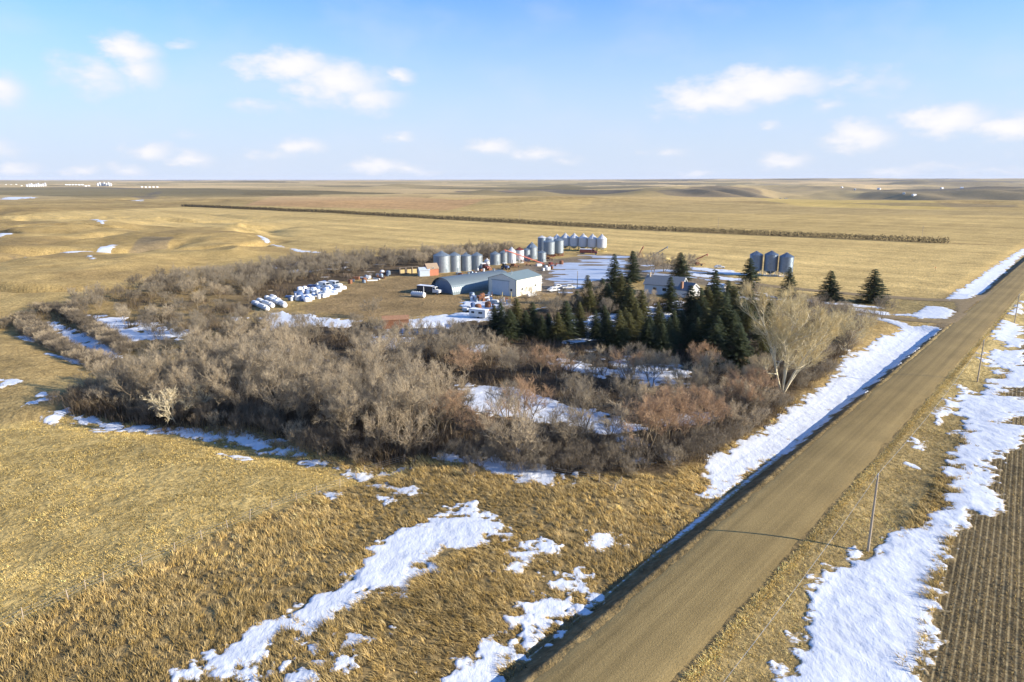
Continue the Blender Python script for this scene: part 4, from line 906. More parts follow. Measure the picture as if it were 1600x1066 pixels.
# ------------------------------------------------------------------ far shelterbelts
def belt(name, pts, rows, gap, h, label, cat, seed, w=2.2):
    r = np.random.default_rng(seed); A = []
    for (a, b) in zip(pts[:-1], pts[1:]):
        a = np.array(P0(*a)); b = np.array(P0(*b)); d = b - a; Ln = np.linalg.norm(d); u_ = d / Ln; nrm = np.array([-u_[1], u_[0]]); n = int(Ln / gap)
        for k in range(rows):
            tt_ = (np.arange(n) + r.random(n)) * gap; A.append(a + u_ * tt_[:, None] + nrm * ((k - rows / 2) * w + .5 * r.standard_normal(n))[:, None])
    A = np.concatenate(A); x, y = A[:, 0], A[:, 1]
    nb = 26; z = T(x, y); n = len(x); N_ = n * nb; hh = np.repeat(h * (.7 + .5 * r.random(n)), nb)
    a = r.random(N_) * 6.283; up_ = r.random(N_); rad = w * .62 * np.sin(np.pi * (.12 + .8 * up_)) * r.random(N_) ** .5
    cx = np.repeat(x, nb) + rad * np.cos(a); cy = np.repeat(y, nb) + rad * np.sin(a); cz = np.repeat(z, nb) + hh * up_
    d = r.standard_normal((N_, 3)); d[:, 2] = np.abs(d[:, 2]) + .6; d /= np.linalg.norm(d, axis=1)[:, None]; e = np.cross(d, r.standard_normal((N_, 3))); e /= np.linalg.norm(e, axis=1)[:, None]
    c0 = np.stack([cx, cy, cz], 1); V = np.stack([c0 - e * .13, c0 + e * .13, c0 + d * .75], 1).reshape(-1, 3)
    cc = np.array((.04, .033, .022))[None, :] * np.repeat((.7 + .7 * r.random(n)), nb)[:, None]
    g = fast_mesh(name, V, np.arange(len(V)).reshape(-1, 3), grassmat('hedge_twigs', .1), {'Col': np.repeat(cc, 3, 0)}); return tag(g, label, cat, kind='stuff')
belt('shelterbelt', [(286, 321), (600, 337), (1000, 358), (1485, 379)], 3, 1.3, 3.3, 'long dark leafless hedgerow running across the golden fields behind the farm', 'hedgerow', 5)
belt('shelterbelt', [(380, 304), (500, 306)], 4, 4.0, 8, 'short dark line of far trees in the fields at upper left', 'hedgerow', 6, w=6)
belt('shelterbelt', [(60, 290.5), (250, 292.5)], 3, 9.0, 14, 'thin dark tree line beside the distant farm buildings on the left horizon', 'hedgerow', 7, w=12)

# ------------------------------------------------------------------ grain bins
def az_rz(az): return -radians(az)
def grain_bin(px, yb, yt, wpx, label, roofh=.24, hopper=0.0, m=None, mr=None, legm=None, group='grain bins of the farmyard', fit=True):
    p = P(px, yb); H_ = hgt(px, yb, yt); R = wpx / 2 * mpp(yb) * .98; m = m or GALV; mr = mr or GALVR
    t = thing('grain_bin', label, 'grain bin', p, rnd.random(), group)
    rh = R * roofh * 2.2; e = H_ - rh; z0 = hopper * H_ if hopper else 0
    MB().lathe([(R, z0), (R, z0 + (e - z0) * .33), (R + .03, z0 + (e - z0) * .335), (R + .03, z0 + (e - z0) * .345), (R, z0 + (e - z0) * .35), (R, z0 + (e - z0) * .66), (R + .03, z0 + (e - z0) * .665), (R + .03, z0 + (e - z0) * .675), (R, z0 + (e - z0) * .68), (R, e)], 32).build('wall', m, t, smooth=False)
    rf = MB().lathe([(R + .12, e - .05), (R + .12, e), (R * .14, e + rh * .9), (0, e + rh * .9)], 32)
    for i in range(16):
        a = 2 * pi * i / 16; rf.tube(((R + .1) * cos(a), (R + .1) * sin(a), e + .04), (R * .16 * cos(a), R * .16 * sin(a), e + rh * .9 + .02), .035, n=4)
    rf.build('roof', mr, t)
    MB().lathe([(R * .17, e + rh * .86), (R * .17, e + rh * 1.0), (0, e + rh * 1.08)], 12).build('roof_cap', mr, t)
    ld = MB(); a = -.9
    for sgn in (-.2, .2): ld.tube(((R + .12) * cos(a) - sgn * sin(a), (R + .12) * sin(a) + sgn * cos(a), z0 + .3), ((R + .12) * cos(a) - sgn * sin(a), (R + .12) * sin(a) + sgn * cos(a), e), .03, n=4)
    for i in range(int((e - z0) / .5)):
        z = z0 + .5 + i * .5; ld.tube(((R + .12) * cos(a) + .2 * sin(a), (R + .12) * sin(a) - .2 * cos(a), z), ((R + .12) * cos(a) - .2 * sin(a), (R + .12) * sin(a) + .2 * cos(a), z), .02, n=4)
    ld.build('ladder', WIREM, t)
    if hopper:
        MB().lathe([(.25, z0 * .30), (R * .98, z0 + .02)], 32).build('hopper_cone', m, t)
        for i in range(8):
            a = 2 * pi * i / 8; b = 2 * pi * (i + 1) / 8
            q = MB(); q.tube((R * cos(a), R * sin(a), z0 + .1), (R * cos(a), R * sin(a), 0), .10, n=6); q.tube((R * cos(a), R * sin(a), z0 * .95), (R * .97 * cos(b), R * .97 * sin(b), .1), .05, n=5); q.build('leg', legm or WHITEP, t)
        MB().lathe([(R * .92, 0), (R * 1.06, 0), (R * 1.06, .18), (R * .92, .18), (R * .92, 0)], 24).build('base_ring', legm or WHITEP, t)
    else:
        MB().lathe([(R + .25, 0), (R + .25, .12), (R, .12)], 28).build('foundation', mat('concrete', (.42, .40, .36), .9, 0, .15, 2), t)
        a = -1.6; MB().box(((R + .03) * cos(a), (R + .03) * sin(a), 1.0), (.9, .12, 1.6), a + pi / 2).build('door', mr, t)
    return t
Y1 = 'galvanised round bin'
b1 = grain_bin(690.5, 425, 392, 26.5, 'widest galvanised round bin, leftmost of the row, beside the red shed')
grain_bin(710.5, 424, 393.5, 19, 'galvanised round bin second from the left, right of the widest bin')
grain_bin(728.5, 423, 395, 17, 'galvanised round bin third from the left, behind the quonset roof')
grain_bin(745.5, 421, 394, 17.5, 'galvanised round bin fourth from the left, behind the quonset ridge')
grain_bin(761, 417, 403.5, 9, 'small white cone-topped hopper bin between two groups of galvanised bins', .45, .35, WHITEB, WHITEB)
grain_bin(773.5, 413.5, 392.5, 16, 'galvanised round bin just right of the small white cone bin')
grain_bin(787, 411.5, 391, 12.5, 'narrow galvanised round bin left of the white painted bin')
grain_bin(799.5, 411, 386, 14, 'white bin with steep white cone roof under the red auger top', .45, 0, WHITEB, WHITEB)
grain_bin(811.5, 410.5, 386, 14, 'cream-white hopper bin with dark red roof in the middle of the row', .28, .22, WHITEB, RED)
grain_bin(822.5, 408, 387.5, 11.5, 'small galvanised round bin left of the tall steep-roofed bin')
grain_bin(831, 404.5, 378.5, 17, 'tall galvanised bin with steep cone roof in the middle of the row', .42)
grain_bin(846.5, 409, 391, 13.5, 'short squat galvanised bin at the right end of the round row')
grain_bin(846.6, 394, 368, 13.5, 'dull galvanised bin standing behind the front hopper bins, leftmost there', .2, .12, GALVD, WHITEB)
grain_bin(859, 393, 369, 13, 'dull galvanised bin mostly hidden behind the front left hopper bin', .2, .12, GALVD, WHITEB)
grain_bin(857.6, 401, 372.5, 18.5, 'left one of two galvanised hopper bins on red legs', .26, .15, GALV, GALVR, RED)
grain_bin(872.7, 399.5, 371, 15.5, 'right one of two galvanised hopper bins on red legs', .26, .15, GALV, GALVR, RED)
for i, (x, yt, yb) in enumerate([(870, 366, 389.5), (883, 364, 390), (896.8, 364.3, 390.6), (911, 365, 391.3), (925.4, 365.5, 392.2), (940, 366, 393)]):
    grain_bin(x, yb, yt, 15.2, ['first', 'second', 'third', 'fourth', 'fifth', 'last'][i] + ' white hopper bin from the left in the tidy white row' + (', nearest the field' if i == 5 else ''), .42, .24, WHITEB, WHITEB, YELLOWP, 'row of white hopper bins')
for i, (x, yt, yb, w) in enumerate([(1179.5, 392, 429, 20), (1202.8, 391.5, 430.5, 21), (1226.5, 394.5, 432, 22)]):
    grain_bin(x, yb, yt, w, ['left', 'middle', 'right'][i] + ' one of three weathered galvanised hopper bins standing apart by the drive', .26, .2, GALVD, GALVD, WHITEP, 'three hopper bins by the drive')

# ------------------------------------------------------------------ sheds and house
def gabled(name, label, cat, loc, az, w, Ln, eave, ridge, mw, mr, over=.35, doors=(), windows=(), wm=None, thick=.14, origin='front'):
    t = thing(name, label, cat, loc, az_rz(az))
    h = w / 2
    MB().prism([(-h, 0), (h, 0), (h, eave), (0, ridge), (-h, eave)], 0, Ln).build('wall', mw, t)
    k = (ridge - eave) / h; o = over
    rf = MB(); rf.prism([(-h - o, eave - o * k + .03), (0, ridge + .03), (h + o, eave - o * k + .03), (h + o, eave - o * k + .03 + thick), (0, ridge + .03 + thick), (-h - o, eave - o * k + .03 + thick)], -o, Ln + o)
    rf.build('roof', mr, t)
    for (x, z, ww, hh) in doors: MB().box((x, -.06, z + hh / 2), (ww, .12, hh)).build('door', wm or mw, t)
    for (sd, a, z, ww, hh) in windows:
        c, d = ((a, -.04, z), (ww, .08, hh)) if sd == 'f' else ((h + .04, a, z), (.08, ww, hh))
        fr = MB().box(c, (d[0] + (.16 if sd == 'f' else -.02), d[1] + (-.02 if sd == 'f' else .16), d[2] + .16)).build('window', WHITEP, t)
        MB().box(c, (d[0], d[1], d[2])).build('pane', DARKG, fr)
    return t
def mid(a, b): return ((a[0] + b[0]) / 2, (a[1] + b[1]) / 2)
Ls, Ns = P0(762.7, 456.6), P0(807.4, 461.4); m_ = mid(Ls, Ns)
shop = gabled('machine_shop', 'cream steel machine shop with grey-green gable roof beside the quonset', 'shop', (m_[0], m_[1], Tz(*m_)), 35.5, 12.4, 16.1, 5.75, 7.55, CREAM, ROOFG, .15,
              windows=(('f', 4.0, 2.2, .8, .8), ('s', 3.6, 2.3, .8, .8), ('s', 12.0, 2.6, .8, .8)))
MB().box((-.7, -.07, 2.6), (7.4, .14, 5.2)).build('door', BLUEW, shop); MB().box((-.7, -.16, 5.3), (8.0, .12, .22)).build('door_track', GALV, shop)
for zx in (-6.15, 6.15): MB().box((zx, -.03, 2.9), (.3, .10, 5.7)).build('corner_trim', ROOFG, shop)
MB().box((6.23, 15.2, 1.1), (.08, 1.0, 2.1)).build('side_door', WHITEP, shop)
MB().tube((1.6, 3.5, 6.6), (1.6, 3.5, 8.3), .16, n=8).lathe([(.3, 8.3), (0, 8.55)], 8, (1.6, 3.5, 0)).build('chimney', GALV, shop)
# quonset
qc = (-25.7, 246.6); qt = thing('quonset_shed', 'long arched grey-blue steel quonset shed left of the cream shop', 'quonset shed', (*qc, Tz(*qc)), az_rz(43.8)); QW, QH, QL = 6.3, 5.7, 31.0
def arch(n, w, h): return [(w * cos(pi - pi * i / n), h * sin(pi * i / n) ** .9) for i in range(n + 1)]
A1 = arch(22, QW, QH); v = []; f = []; nseg = 62
for k in range(nseg + 1):
    off = .07 * (k % 2)
    for (x, z) in A1: v.append((x * (1 + off / 6), k * QL / nseg, z * (1 + off / 6)))
n = len(A1)
for k in range(nseg):
    for i in range(n - 1): f.append((k * n + i, k * n + i + 1, (k + 1) * n + i + 1, (k + 1) * n + i))
MB().add(v, f).build('arched_roof', QUON, qt)
g = arch(22, QW - .12, QH - .12); GWALL = mat('quonset_end_cladding', (.30, .36, .43), .5, .2, .12, 1, ribs=('X', 3, .03))
MB().prism(g, 1.3, 1.4).build('end_wall', GWALL, qt); MB().prism(g, QL - .5, QL - .4).build('end_wall', GWALL, qt)
for sx in (-1.9, 1.9): MB().box((sx, 1.24, 2.2), (3.7, .1, 4.4)).build('sliding_door', mat('dark_blue_cladding', (.17, .22, .30), .5, .2, .1, 1), qt)
MB().box((0, 1.16, 4.5), (7.8, .14, .18)).build('door_track', GALV, qt)
for i in (3, 6): MB().lathe([(.35, 0), (.35, .5), (.6, .55), (0, .9)], 10, (0, i * 4.5, QH + .02)).build('roof_vent', GALV, qt)
# small sheds left of the bins
p = P(665, 430.5); gabled('red_shed', 'small faded red board shed with tan shingle gable beside the widest bin', 'shed', p, 60, 4.6, 5.2, 3.0, 5.0, REDWOOD, mat('tan_shingles', (.34, .25, .17), .9, 0, .3, 4), .2, doors=((0, 0, 1.2, 2.0),), windows=(('s', 2.6, 3.2, .6, .7), ('f', 0, 3.6, .5, .6)), wm=mat('bleached_red_boards', (.50, .22, .14), .9, 0, .2, 4))
p = P(654.5, 431.5); gabled('grey_shed', 'small pale grey shed left of the red shed', 'shed', p, 70, 3.6, 4.4, 2.6, 3.6, BLUEW, mat('pale_steel_roof', (.62, .68, .72), .4, .3, .1, 1), .2, doors=((0, 0, 1, 1.9),))
p = P(622, 428); t = thing('hay_shelter', 'low open lean-to with pale boards at the edge of the back bushes', 'shelter', p, az_rz(60))
MB().prism([(-2, 2.4), (2, 2.9), (2, 3.02), (-2, 2.52)], 0, 9).build('roof', OLDWOOD, t)
for yy in (0.2, 3, 6, 8.8): MB().box((1.9, yy, 1.4), (.18, .18, 2.8)).build('post', POLEW, t)
for yy in (1.5, 4.6, 7.2): MB().box((1.6, yy, .95), (.2, 1.9, 1.9)).build('board_panel', STRAW, t)
# rusty shed and low snow-roofed shed above the grove
p = P(598, 512); gabled('rusty_shed', 'rust-orange steel shed with light roof edge behind the bare trees', 'shed', p, 78, 4.4, 7.2, 2.5, 3.2, RUST, mat('rusty_roof', (.33, .18, .10), .8, .1, .25, 2), .15, doors=((0, 0, 1.4, 2.0),))
p = P(640, 520); t = thing('low_shed', 'low flat shed under a thick snow roof right of the rusty shed', 'shed', p, az_rz(82)); MB().box((0, 4.5, .85), (5.2, 9.2, 1.7)).build('wall', BLUEP, t); MB().box((0, 4.5, 1.9), (5.8, 9.8, .4)).build('snow_roof', SNOWM, t, bevel=.12); MB().box((2.64, 3, .8), (.1, 1.2, 1.5)).build('door', OLDWOOD, t)
# camper
p = P(736, 496); t = thing('camper_trailer', 'boxy white camper trailer parked on snow below the shop', 'camper', p, az_rz(118))
MB().prism([(-1.1, .55), (1.1, .55), (1.1, 2.75), (-1.1, 2.75)], 0, 5.6).build('body', WHITEP, t, bevel=.12)
MB().box((0, 2.8, 2.82), (2.3, 5.7, .1)).build('roof', SNOWM, t)
for yy, ww in ((1.3, 1.0), (3.9, 1.3)):
    for sx in (-1.12, 1.12): MB().box((sx, yy, 1.9), (.05, ww, .6)).build('window', DARKG, t)
MB().box((1.12, 2.6, 1.45), (.06, .7, 1.7)).build('door', CREAMY, t)
for sx in (-1, 1): MB().tube((sx * .85, 3.1, .35), (sx * 1.1, 3.1, .35), .35, n=14).build('wheel', RUBBER, t)
MB().tube((0, 0, .5), (0, -1.3, .5), .05).build('hitch', DARKM, t)
# house
Hz = 6.2; A_r = P0(1013, 428, Hz); B_r = P0(1069.7, 431.7, Hz); d_ = Vector((A_r[0] - B_r[0], A_r[1] - B_r[1])); az_h = math.degrees(atan2(d_.x, d_.y))
t = gabled('farm_house', 'white farmhouse with dark grey gable roof half hidden by spruces', 'house', (B_r[0], B_r[1], Tz(*B_r)), az_h, 8.2, d_.length, 3.6, Hz, BLUEW, SHINGLE, .45, windows=(('f', -2, 2, 1.1, 1.1), ('f', 1.8, 2, 1.1, 1.1)))
for yy in (2.5, 6, 9.5):
    fr = MB().box((-4.13, yy, 2.0), (.08, 1.5, 1.2)).build('window', WHITEP, t); MB().box((-4.18, yy, 2.0), (.06, 1.3, 1.0)).build('pane', DARKG, fr)
k_ = (Hz - 3.6) / 4.1
for sgn in (-1, 1): MB().prism([(0, Hz - .02), (sgn * 4.7, Hz - .02 - 4.7 * k_), (sgn * 4.7, Hz - .32 - 4.7 * k_), (0, Hz - .32)][::sgn], -.56, -.47).build('bargeboard', WHITEP, t)
MB().box((-.8, d_.length - .9, Hz + .3), (.6, .6, 1.8)).build('chimney', mat('cream_chimney', (.62, .50, .36), .9), t)
p = P(1087, 461); ap_ = P0(1086, 441, 4.9)
t = gabled('garage', 'low white gabled building attached to the right of the farmhouse', 'garage', (ap_[0], ap_[1], Tz(*ap_)), 318, 7.0, 7.5, 2.7, 4.9, WHITEP, SHINGLE, .4, doors=((-1.2, 0, 2.6, 2.2),), windows=(('f', 2.2, 1.5, .9, .8),))
kk = 2.2 / 3.5
for sgn in (-1, 1): MB().prism([(0, 4.88), (sgn * 3.95, 4.88 - 3.95 * kk), (sgn * 3.95, 4.6 - 3.95 * kk), (0, 4.6)][::sgn], -.5, -.42).build('bargeboard', WHITEP, t)
MB().box((-3.0, 3.2, 3.9), (.75, .75, 3.2)).build('chimney', BRICKC, t)
p = P(1131, 458); gabled('white_outbuilding', 'small white outbuilding with snowy roof right of the garage', 'outbuilding', p, 305, 4.0, 5.5, 2.4, 3.3, WHITEP, SNOWM, .25, doors=((0, 0, 1, 2),))
# propane tanks
def tank(px, py, az, Ln, R, label):
    p = P(px, py); t = thing('propane_tank', label, 'tank', p, az_rz(az)); z = R + .35
    q = MB(); N0 = 16; v = []; f = []; prof = [(0, 0), (R * .6, .12 * R), (R * .9, .4 * R), (R, .9 * R), (R, Ln - .9 * R), (R * .9, Ln - .4 * R), (R * .6, Ln - .12 * R), (0, Ln)]
    for r_, yy in prof: v += [(r_ * cos(2 * pi * i / N0), yy, z + r_ * sin(2 * pi * i / N0)) for i in range(N0)]
    for k in range(len(prof) - 1): f += [(k * N0 + i, k * N0 + (i + 1) % N0, (k + 1) * N0 + (i + 1) % N0, (k + 1) * N0 + i) for i in range(N0)]
    q.add(v, f).build('tank_shell', WHITEP, t, smooth=True)
    for yy in (Ln * .25, Ln * .75): MB().box((0, yy, .22), (R * 1.5, .3, .6)).build('saddle', DARKM, t)
    MB().lathe([(.18, 0), (.18, .3), (0, .36)], 10, (0, Ln / 2, z + R - .05)).build('valve_dome', WHITEP, t)
tank(823, 466, 50, 4.6, .62, 'long white propane tank lying in front of the cream shop')
tank(1098, 470, 110, 2.4, .5, 'small white propane tank near the garage')
# ------------------------------------------------------------------ vehicles (x forward)
def wheels(t, xs, yw, R, w=.25):
    for x in xs:
        for s_ in (-1, 1):
            wh = MB().tube((x, s_ * (yw - w), R), (x, s_ * yw, R), R, n=18).build('wheel', RUBBER, t); MB().tube((x, s_ * (yw - .02), R), (x, s_ * (yw + .02), R), R * .55, n=12).build('rim', GALV, wh)
def yprism(prof, w, name, m, t, bevel=0): return MB().prism(prof, -w / 2, w / 2).build(name, m, t, bevel=bevel)
def face_az(az): return radians(90 - az)             # local +x looks towards this compass direction
def grain_truck(px, py, az, label, cab, box, L_=5.2):
    t = thing('grain_truck', label, 'truck', P(px, py), face_az(az))
    MB().box((-.6, 0, .85), (L_ + 3.6, .9, .25)).build('chassis', DARKM, t)
    yprism([(L_ / 2 + .1, .7), (L_ / 2 + 3.0, .7), (L_ / 2 + 3.05, 1.65), (L_ / 2 + 1.75, 1.85), (L_ / 2 + 1.35, 2.75), (L_ / 2 + .2, 2.75)], 2.2, 'cab', cab, t, .08)
    yprism([(L_ / 2 + 1.43, 2.62), (L_ / 2 + 1.79, 1.93), (L_ / 2 + 1.82, 1.95), (L_ / 2 + 1.47, 2.64)], 1.9, 'windscreen', DARKG, t)
    for s_ in (-1, 1):
        MB().box((L_ / 2 + .85, s_ * 1.11, 2.2), (.8, .04, .6)).build('side_window', DARKG, t); MB().box((L_ / 2 + 3.06, s_ * .8, 1.2), (.05, .25, .2)).build('headlight', mat('lamp_glass', (.7, .7, .65), .2), t)
        MB().box((L_ / 2 + 2.35, s_ * 1.12, .95), (1.3, .3, .1)).build('fender', cab, t)
    yprism([(-L_ / 2 - .6, 1.05), (L_ / 2 - .05, 1.05), (L_ / 2 - .05, 2.9), (-L_ / 2 - .6, 2.7)], 2.4, 'box', box, t)
    MB().box((-.3, 0, 2.9), (L_ + .4, 2.5, .12)).build('tarp', SNOWM, t)
    for k in range(6): MB().box((-L_ / 2 - .3 + k * L_ / 5.2, 1.22, 1.9), (.1, .06, 1.6)).build('rib', box, t)
    wheels(t, (L_ / 2 + 2.3, -L_ / 2 + .3, -L_ / 2 + 1.5), 1.15, .52)
    return t
grain_truck(667, 458.5, 118, 'white-cabbed grain truck with dark box parked before the quonset door', WHITEP, DARKM, 6.0)
t = thing('fuel_tank', 'low white ribbed tank on skids left of the grain truck', 'tank', P(644, 463.5), face_az(118))
MB().tube((0, 0, 1.0), (5.2, 0, 1.0), .9, n=18).build('tank_shell', mat('dull_white_steel', (.55, .57, .58), .5, .2, .15, 2), t)
MB().tube((5.2, 0, 1.0), (5.28, 0, 1.0), .92, n=18).build('end_cap', WHITEP, t)
for k in range(6): MB().box((.4 + k * .9, 0, 1.95), (.3, .5, .16)).build('hatch', WHITEP, t)
for sy in (-.6, .6): MB().box((2.6, sy, .12), (5.4, .15, .24)).build('skid', DARKM, t)
MB().box((4.4, .9, 2.3), (.15, .15, 3.0)).build('pipe', WHITEP, t)
def car(px, py, az, label, cat, body, pickup=False):
    t = thing('pickup_truck' if pickup else 'car', label, cat, P(px, py), face_az(az), 'vehicles parked by the icy yard'); 
    prof = [(-2.7, .5), (2.6, .5), (2.7, .95), (1.5, 1.1), (.9, 1.75), (-.7, 1.8), (-1.0, 1.12), (-2.75, 1.1)] if pickup else [(-2.3, .45), (2.3, .45), (2.35, .85), (1.2, 1.0), (.55, 1.5), (-1.2, 1.52), (-1.9, 1.05), (-2.35, .95)]
    yprism(prof, 1.9, 'body', body, t, .08)
    for s_ in (-1, 1): MB().box(((.1 if pickup else -.35), s_ * .955, 1.42 if pickup else 1.24), (1.3 if pickup else 1.5, .03, .4)).build('side_window', DARKG, t)
    if pickup: MB().box((-1.85, 0, 1.12), (1.5, 1.6, .04)).build('cargo_bed', DARKM, t)
    yprism([(1.0, 1.68), (1.52, 1.14), (1.56, 1.17), (1.04, 1.71)] if pickup else [(.62, 1.46), (1.2, 1.03), (1.24, 1.06), (.66, 1.49)], 1.6, 'windscreen', DARKG, t)
    for s_ in (-1, 1): MB().box((2.66 if pickup else 2.33, s_ * .7, .78), (.06, .3, .16)).build('headlight', mat('lamp_glass', (.7, .7, .65), .2), t)
    wheels(t, (1.75, -1.7) if pickup else (1.5, -1.45), .97, .4 if pickup else .33, .22); return t
car(871, 451.5, 70, 'white pickup parked at the lower edge of the icy yard, the left one', 'pickup truck', WHITEP, True)
car(889, 452, 80, 'white pickup parked right of the other one, by the olive spruce', 'pickup truck', WHITEP, True)
car(865, 456, 60, 'low white car parked in front of the left pickup', 'car', WHITEP)
car(1124, 419.5, 95, 'white car on the snowy far drive left of the three hopper bins', 'car', WHITEP)
grain_truck(916, 397.5, 100, 'dark red farm truck parked below the white hopper row', RED, RED, 6.0)
# ------------------------------------------------------------------ augers and implements
def auger(a, b, label, m, wheelx=.4):
    """a: foot point, b: raised tip (both Vectors)"""
    t = thing('grain_auger', label, 'grain auger', a, 0, 'grain augers around the bins'); d = b - a
    MB().tube((0, 0, .3), d, .24, n=8).build('tube', m, t); u_ = d.normalized(); 
    sp = MB().tube(d * .97, d * .97 + Vector((0, 0, -.9)), .22, n=8).build('spout', m, t)
    c = d * wheelx; sd_ = Vector((-u_.y, u_.x, 0)).normalized(); fr = MB()
    for s_ in (-1, 1): fr.tube(c + Vector((0, 0, 0)), (c.x + sd_.x * s_ * 1.3, c.y + sd_.y * s_ * 1.3, .4), .06, n=5); fr.tube(d * .75, (c.x + sd_.x * s_ * 1.3, c.y + sd_.y * s_ * 1.3, .4), .05, n=5)
    fr.tube((c.x + sd_.x * 1.3, c.y + sd_.y * 1.3, .4), (c.x - sd_.x * 1.3, c.y - sd_.y * 1.3, .4), .06, n=5); fr.build('undercarriage', m, t)
    for s_ in (-1, 1): w = Vector((c.x + sd_.x * 1.35 * s_, c.y + sd_.y * 1.35 * s_, .4)); MB().tube(w - sd_ * .1, w + sd_ * .1, .4, n=14).build('wheel', RUBBER, t)
    tr = MB().tube(d * .2 + Vector((0, 0, .1)), d * .5 + Vector((0, 0, 1.1)), .04, n=4).tube(d * .5 + Vector((0, 0, 1.1)), d * .9, .04, n=4).tube(d * .5, d * .5 + Vector((0, 0, 1.1)), .05, n=4).build('truss_cable', m, t)
    MB().box((0, 0, .35), (1.0, 1.0, .5), 0, .8).build('intake_hopper', m, t); return t
REDA = mat('auger_red_paint', (.42, .11, .07), .5, 0, .15, 2)
def V3(px, py, z): x, y = P0(px, py, z); return Vector((x, y, z))
def gz(px, py): return P(px, py)
auger(gz(849, 413), V3(788, 390.5, 8.2), 'long rust-red auger leaning up over the middle round bins', REDA)
auger(gz(998, 399), V3(1005, 385.5, 7.0), 'orange-red auger raised behind the spruces, left of the silver one', REDA)
auger(gz(1018, 402), V3(1043.5, 385.5, 7.5), 'silver auger raised against the golden field behind the house', GALV)
auger(gz(1078, 411), V3(1106, 397, 5.0), 'thin red auger frame right of the broad spruce', REDA)
auger(gz(1052, 408), V3(1030, 400, 2.5), 'low yellow auger lying by the silver one', YELLOWP)
def implement(px, py, az, label, m, seed):
    r = random.Random(seed); t = thing('farm_implement', label, 'farm implement', P(px, py), face_az(az))
    fr = MB(); 
    for yy in (-2, -.7, .7, 2): fr.box((0, yy, .8), (3.6, .14, .14))
    for xx in (-1.7, 0, 1.7): fr.box((xx, 0, .8), (.14, 4.2, .14))
    fr.box((3, 0, .7), (2.6, .16, .16)); fr.build('frame', m, t)
    for xx in (-1.4, .3): 
        for yy in (-1.9, -.9, 0, .9, 1.9): MB().tube((xx, yy, .75), (xx - .3, yy, .1), .05, n=5).build('shank', DARKM, t)
    for yy in (-2.2, 2.2): MB().tube((.6, yy - .12, .45), (.6, yy + .12, .45), .45, n=14).build('wheel', RUBBER, t)
    MB().box((-.6, 0, 1.35), (1.2, 1.8, .8), 0, 1.25).build('seed_box', m, t)
implement(862, 415.5, 60, 'red implement with box at the foot of the long auger', RED, 1)
implement(856, 407, 10, 'rusty implement beside the squat bin', RUST, 2)
implement(803, 418, 30, 'rusty red implement behind the shop roof', RUST, 3)
implement(1090, 415, 70, 'rusty cultivator lying by the thin red auger', RUST, 4)
implement(752, 470, 60, 'old cultivator among the clutter in front of the shop', RUST, 5)
grain_truck(751, 421, 130, 'old red truck parked between quonset ridge and round bins', RED, WHITEP, 4.2)
t = thing('tractor', 'dark blue tractor between the quonset and the small bins', 'tractor', P(790, 421), face_az(140))
MB().box((.9, 0, 1.3), (2.4, .9, .9)).build('hood', BLUEP, t, bevel=.08); MB().box((-.9, 0, 1.9), (1.5, 1.5, 1.7), 0, .9).build('cab', DARKG, t); MB().box((-.9, 0, 2.8), (1.7, 1.7, .14)).build('cab_roof', WHITEP, t)
wheels(t, (-1.1,), 1.25, .85, .45); wheels(t, (1.6,), .95, .5, .3); MB().tube((1.1, .3, 1.7), (1.1, .3, 2.7), .05).build('exhaust', DARKM, t)

# ------------------------------------------------------------------ wrapped bales and scrap
bale_b = None
def bale_proto():
    R, w = .85, 1.45; q = MB(); prof = [(0, -w / 2), (R * .82, -w / 2), (R * .97, -w / 2 + .07), (R, -w / 2 + .2), (R, w / 2 - .2), (R * .97, w / 2 - .07), (R * .82, w / 2), (0, w / 2)]; N0 = 20; v = []; f = []
    for r_, yy in prof: v += [(r_ * cos(2 * pi * i / N0), yy, R * .97 + r_ * sin(2 * pi * i / N0)) for i in range(N0)]
    for k in range(len(prof) - 1): f += [(k * N0 + i, (k + 1) * N0 + i, (k + 1) * N0 + (i + 1) % N0, k * N0 + (i + 1) % N0) for i in range(N0)]
    me = bpy.data.meshes.new('wrapped_bale'); me.from_pydata(v, [], f); me.materials.append(mat('white_bale_wrap', (.60, .61, .62), .5, 0, .25, 2.2)); me.polygons.foreach_set('use_smooth', [True] * len(f)); return me
BM_ = bale_proto()
for i, (ax, ay, bx, by, nm) in enumerate([(396, 474, 419, 484.5, 'first'), (404, 470.5, 427, 479.5, 'second'), (416, 466.5, 437, 475.5, 'third'), (424, 464, 446, 479.5, 'fourth')]):
    a, b = Vector(P0(ax, ay)), Vector(P0(bx, by)); d = (b - a); n = max(4, int(d.length / 1.95))
    for k in range(n):
        q = a + d.normalized() * (d.length / n) * (k + .5 + rnd.uniform(-.06, .06)); o = bpy.data.objects.new('wrapped_bale', BM_); COL.objects.link(o); o.location = (q.x, q.y, Tz(q.x, q.y)); o.rotation_euler = (0, 0, atan2(-d.x, d.y) + rnd.gauss(0, .09)); o.scale = (rnd.uniform(.9, 1.08),) * 3
        tag(o, 'white wrapped round bale in the %s bale row from the left at the farmyard edge' % nm, 'bale', 'wrapped bales at the farmyard edge, %s row' % nm)
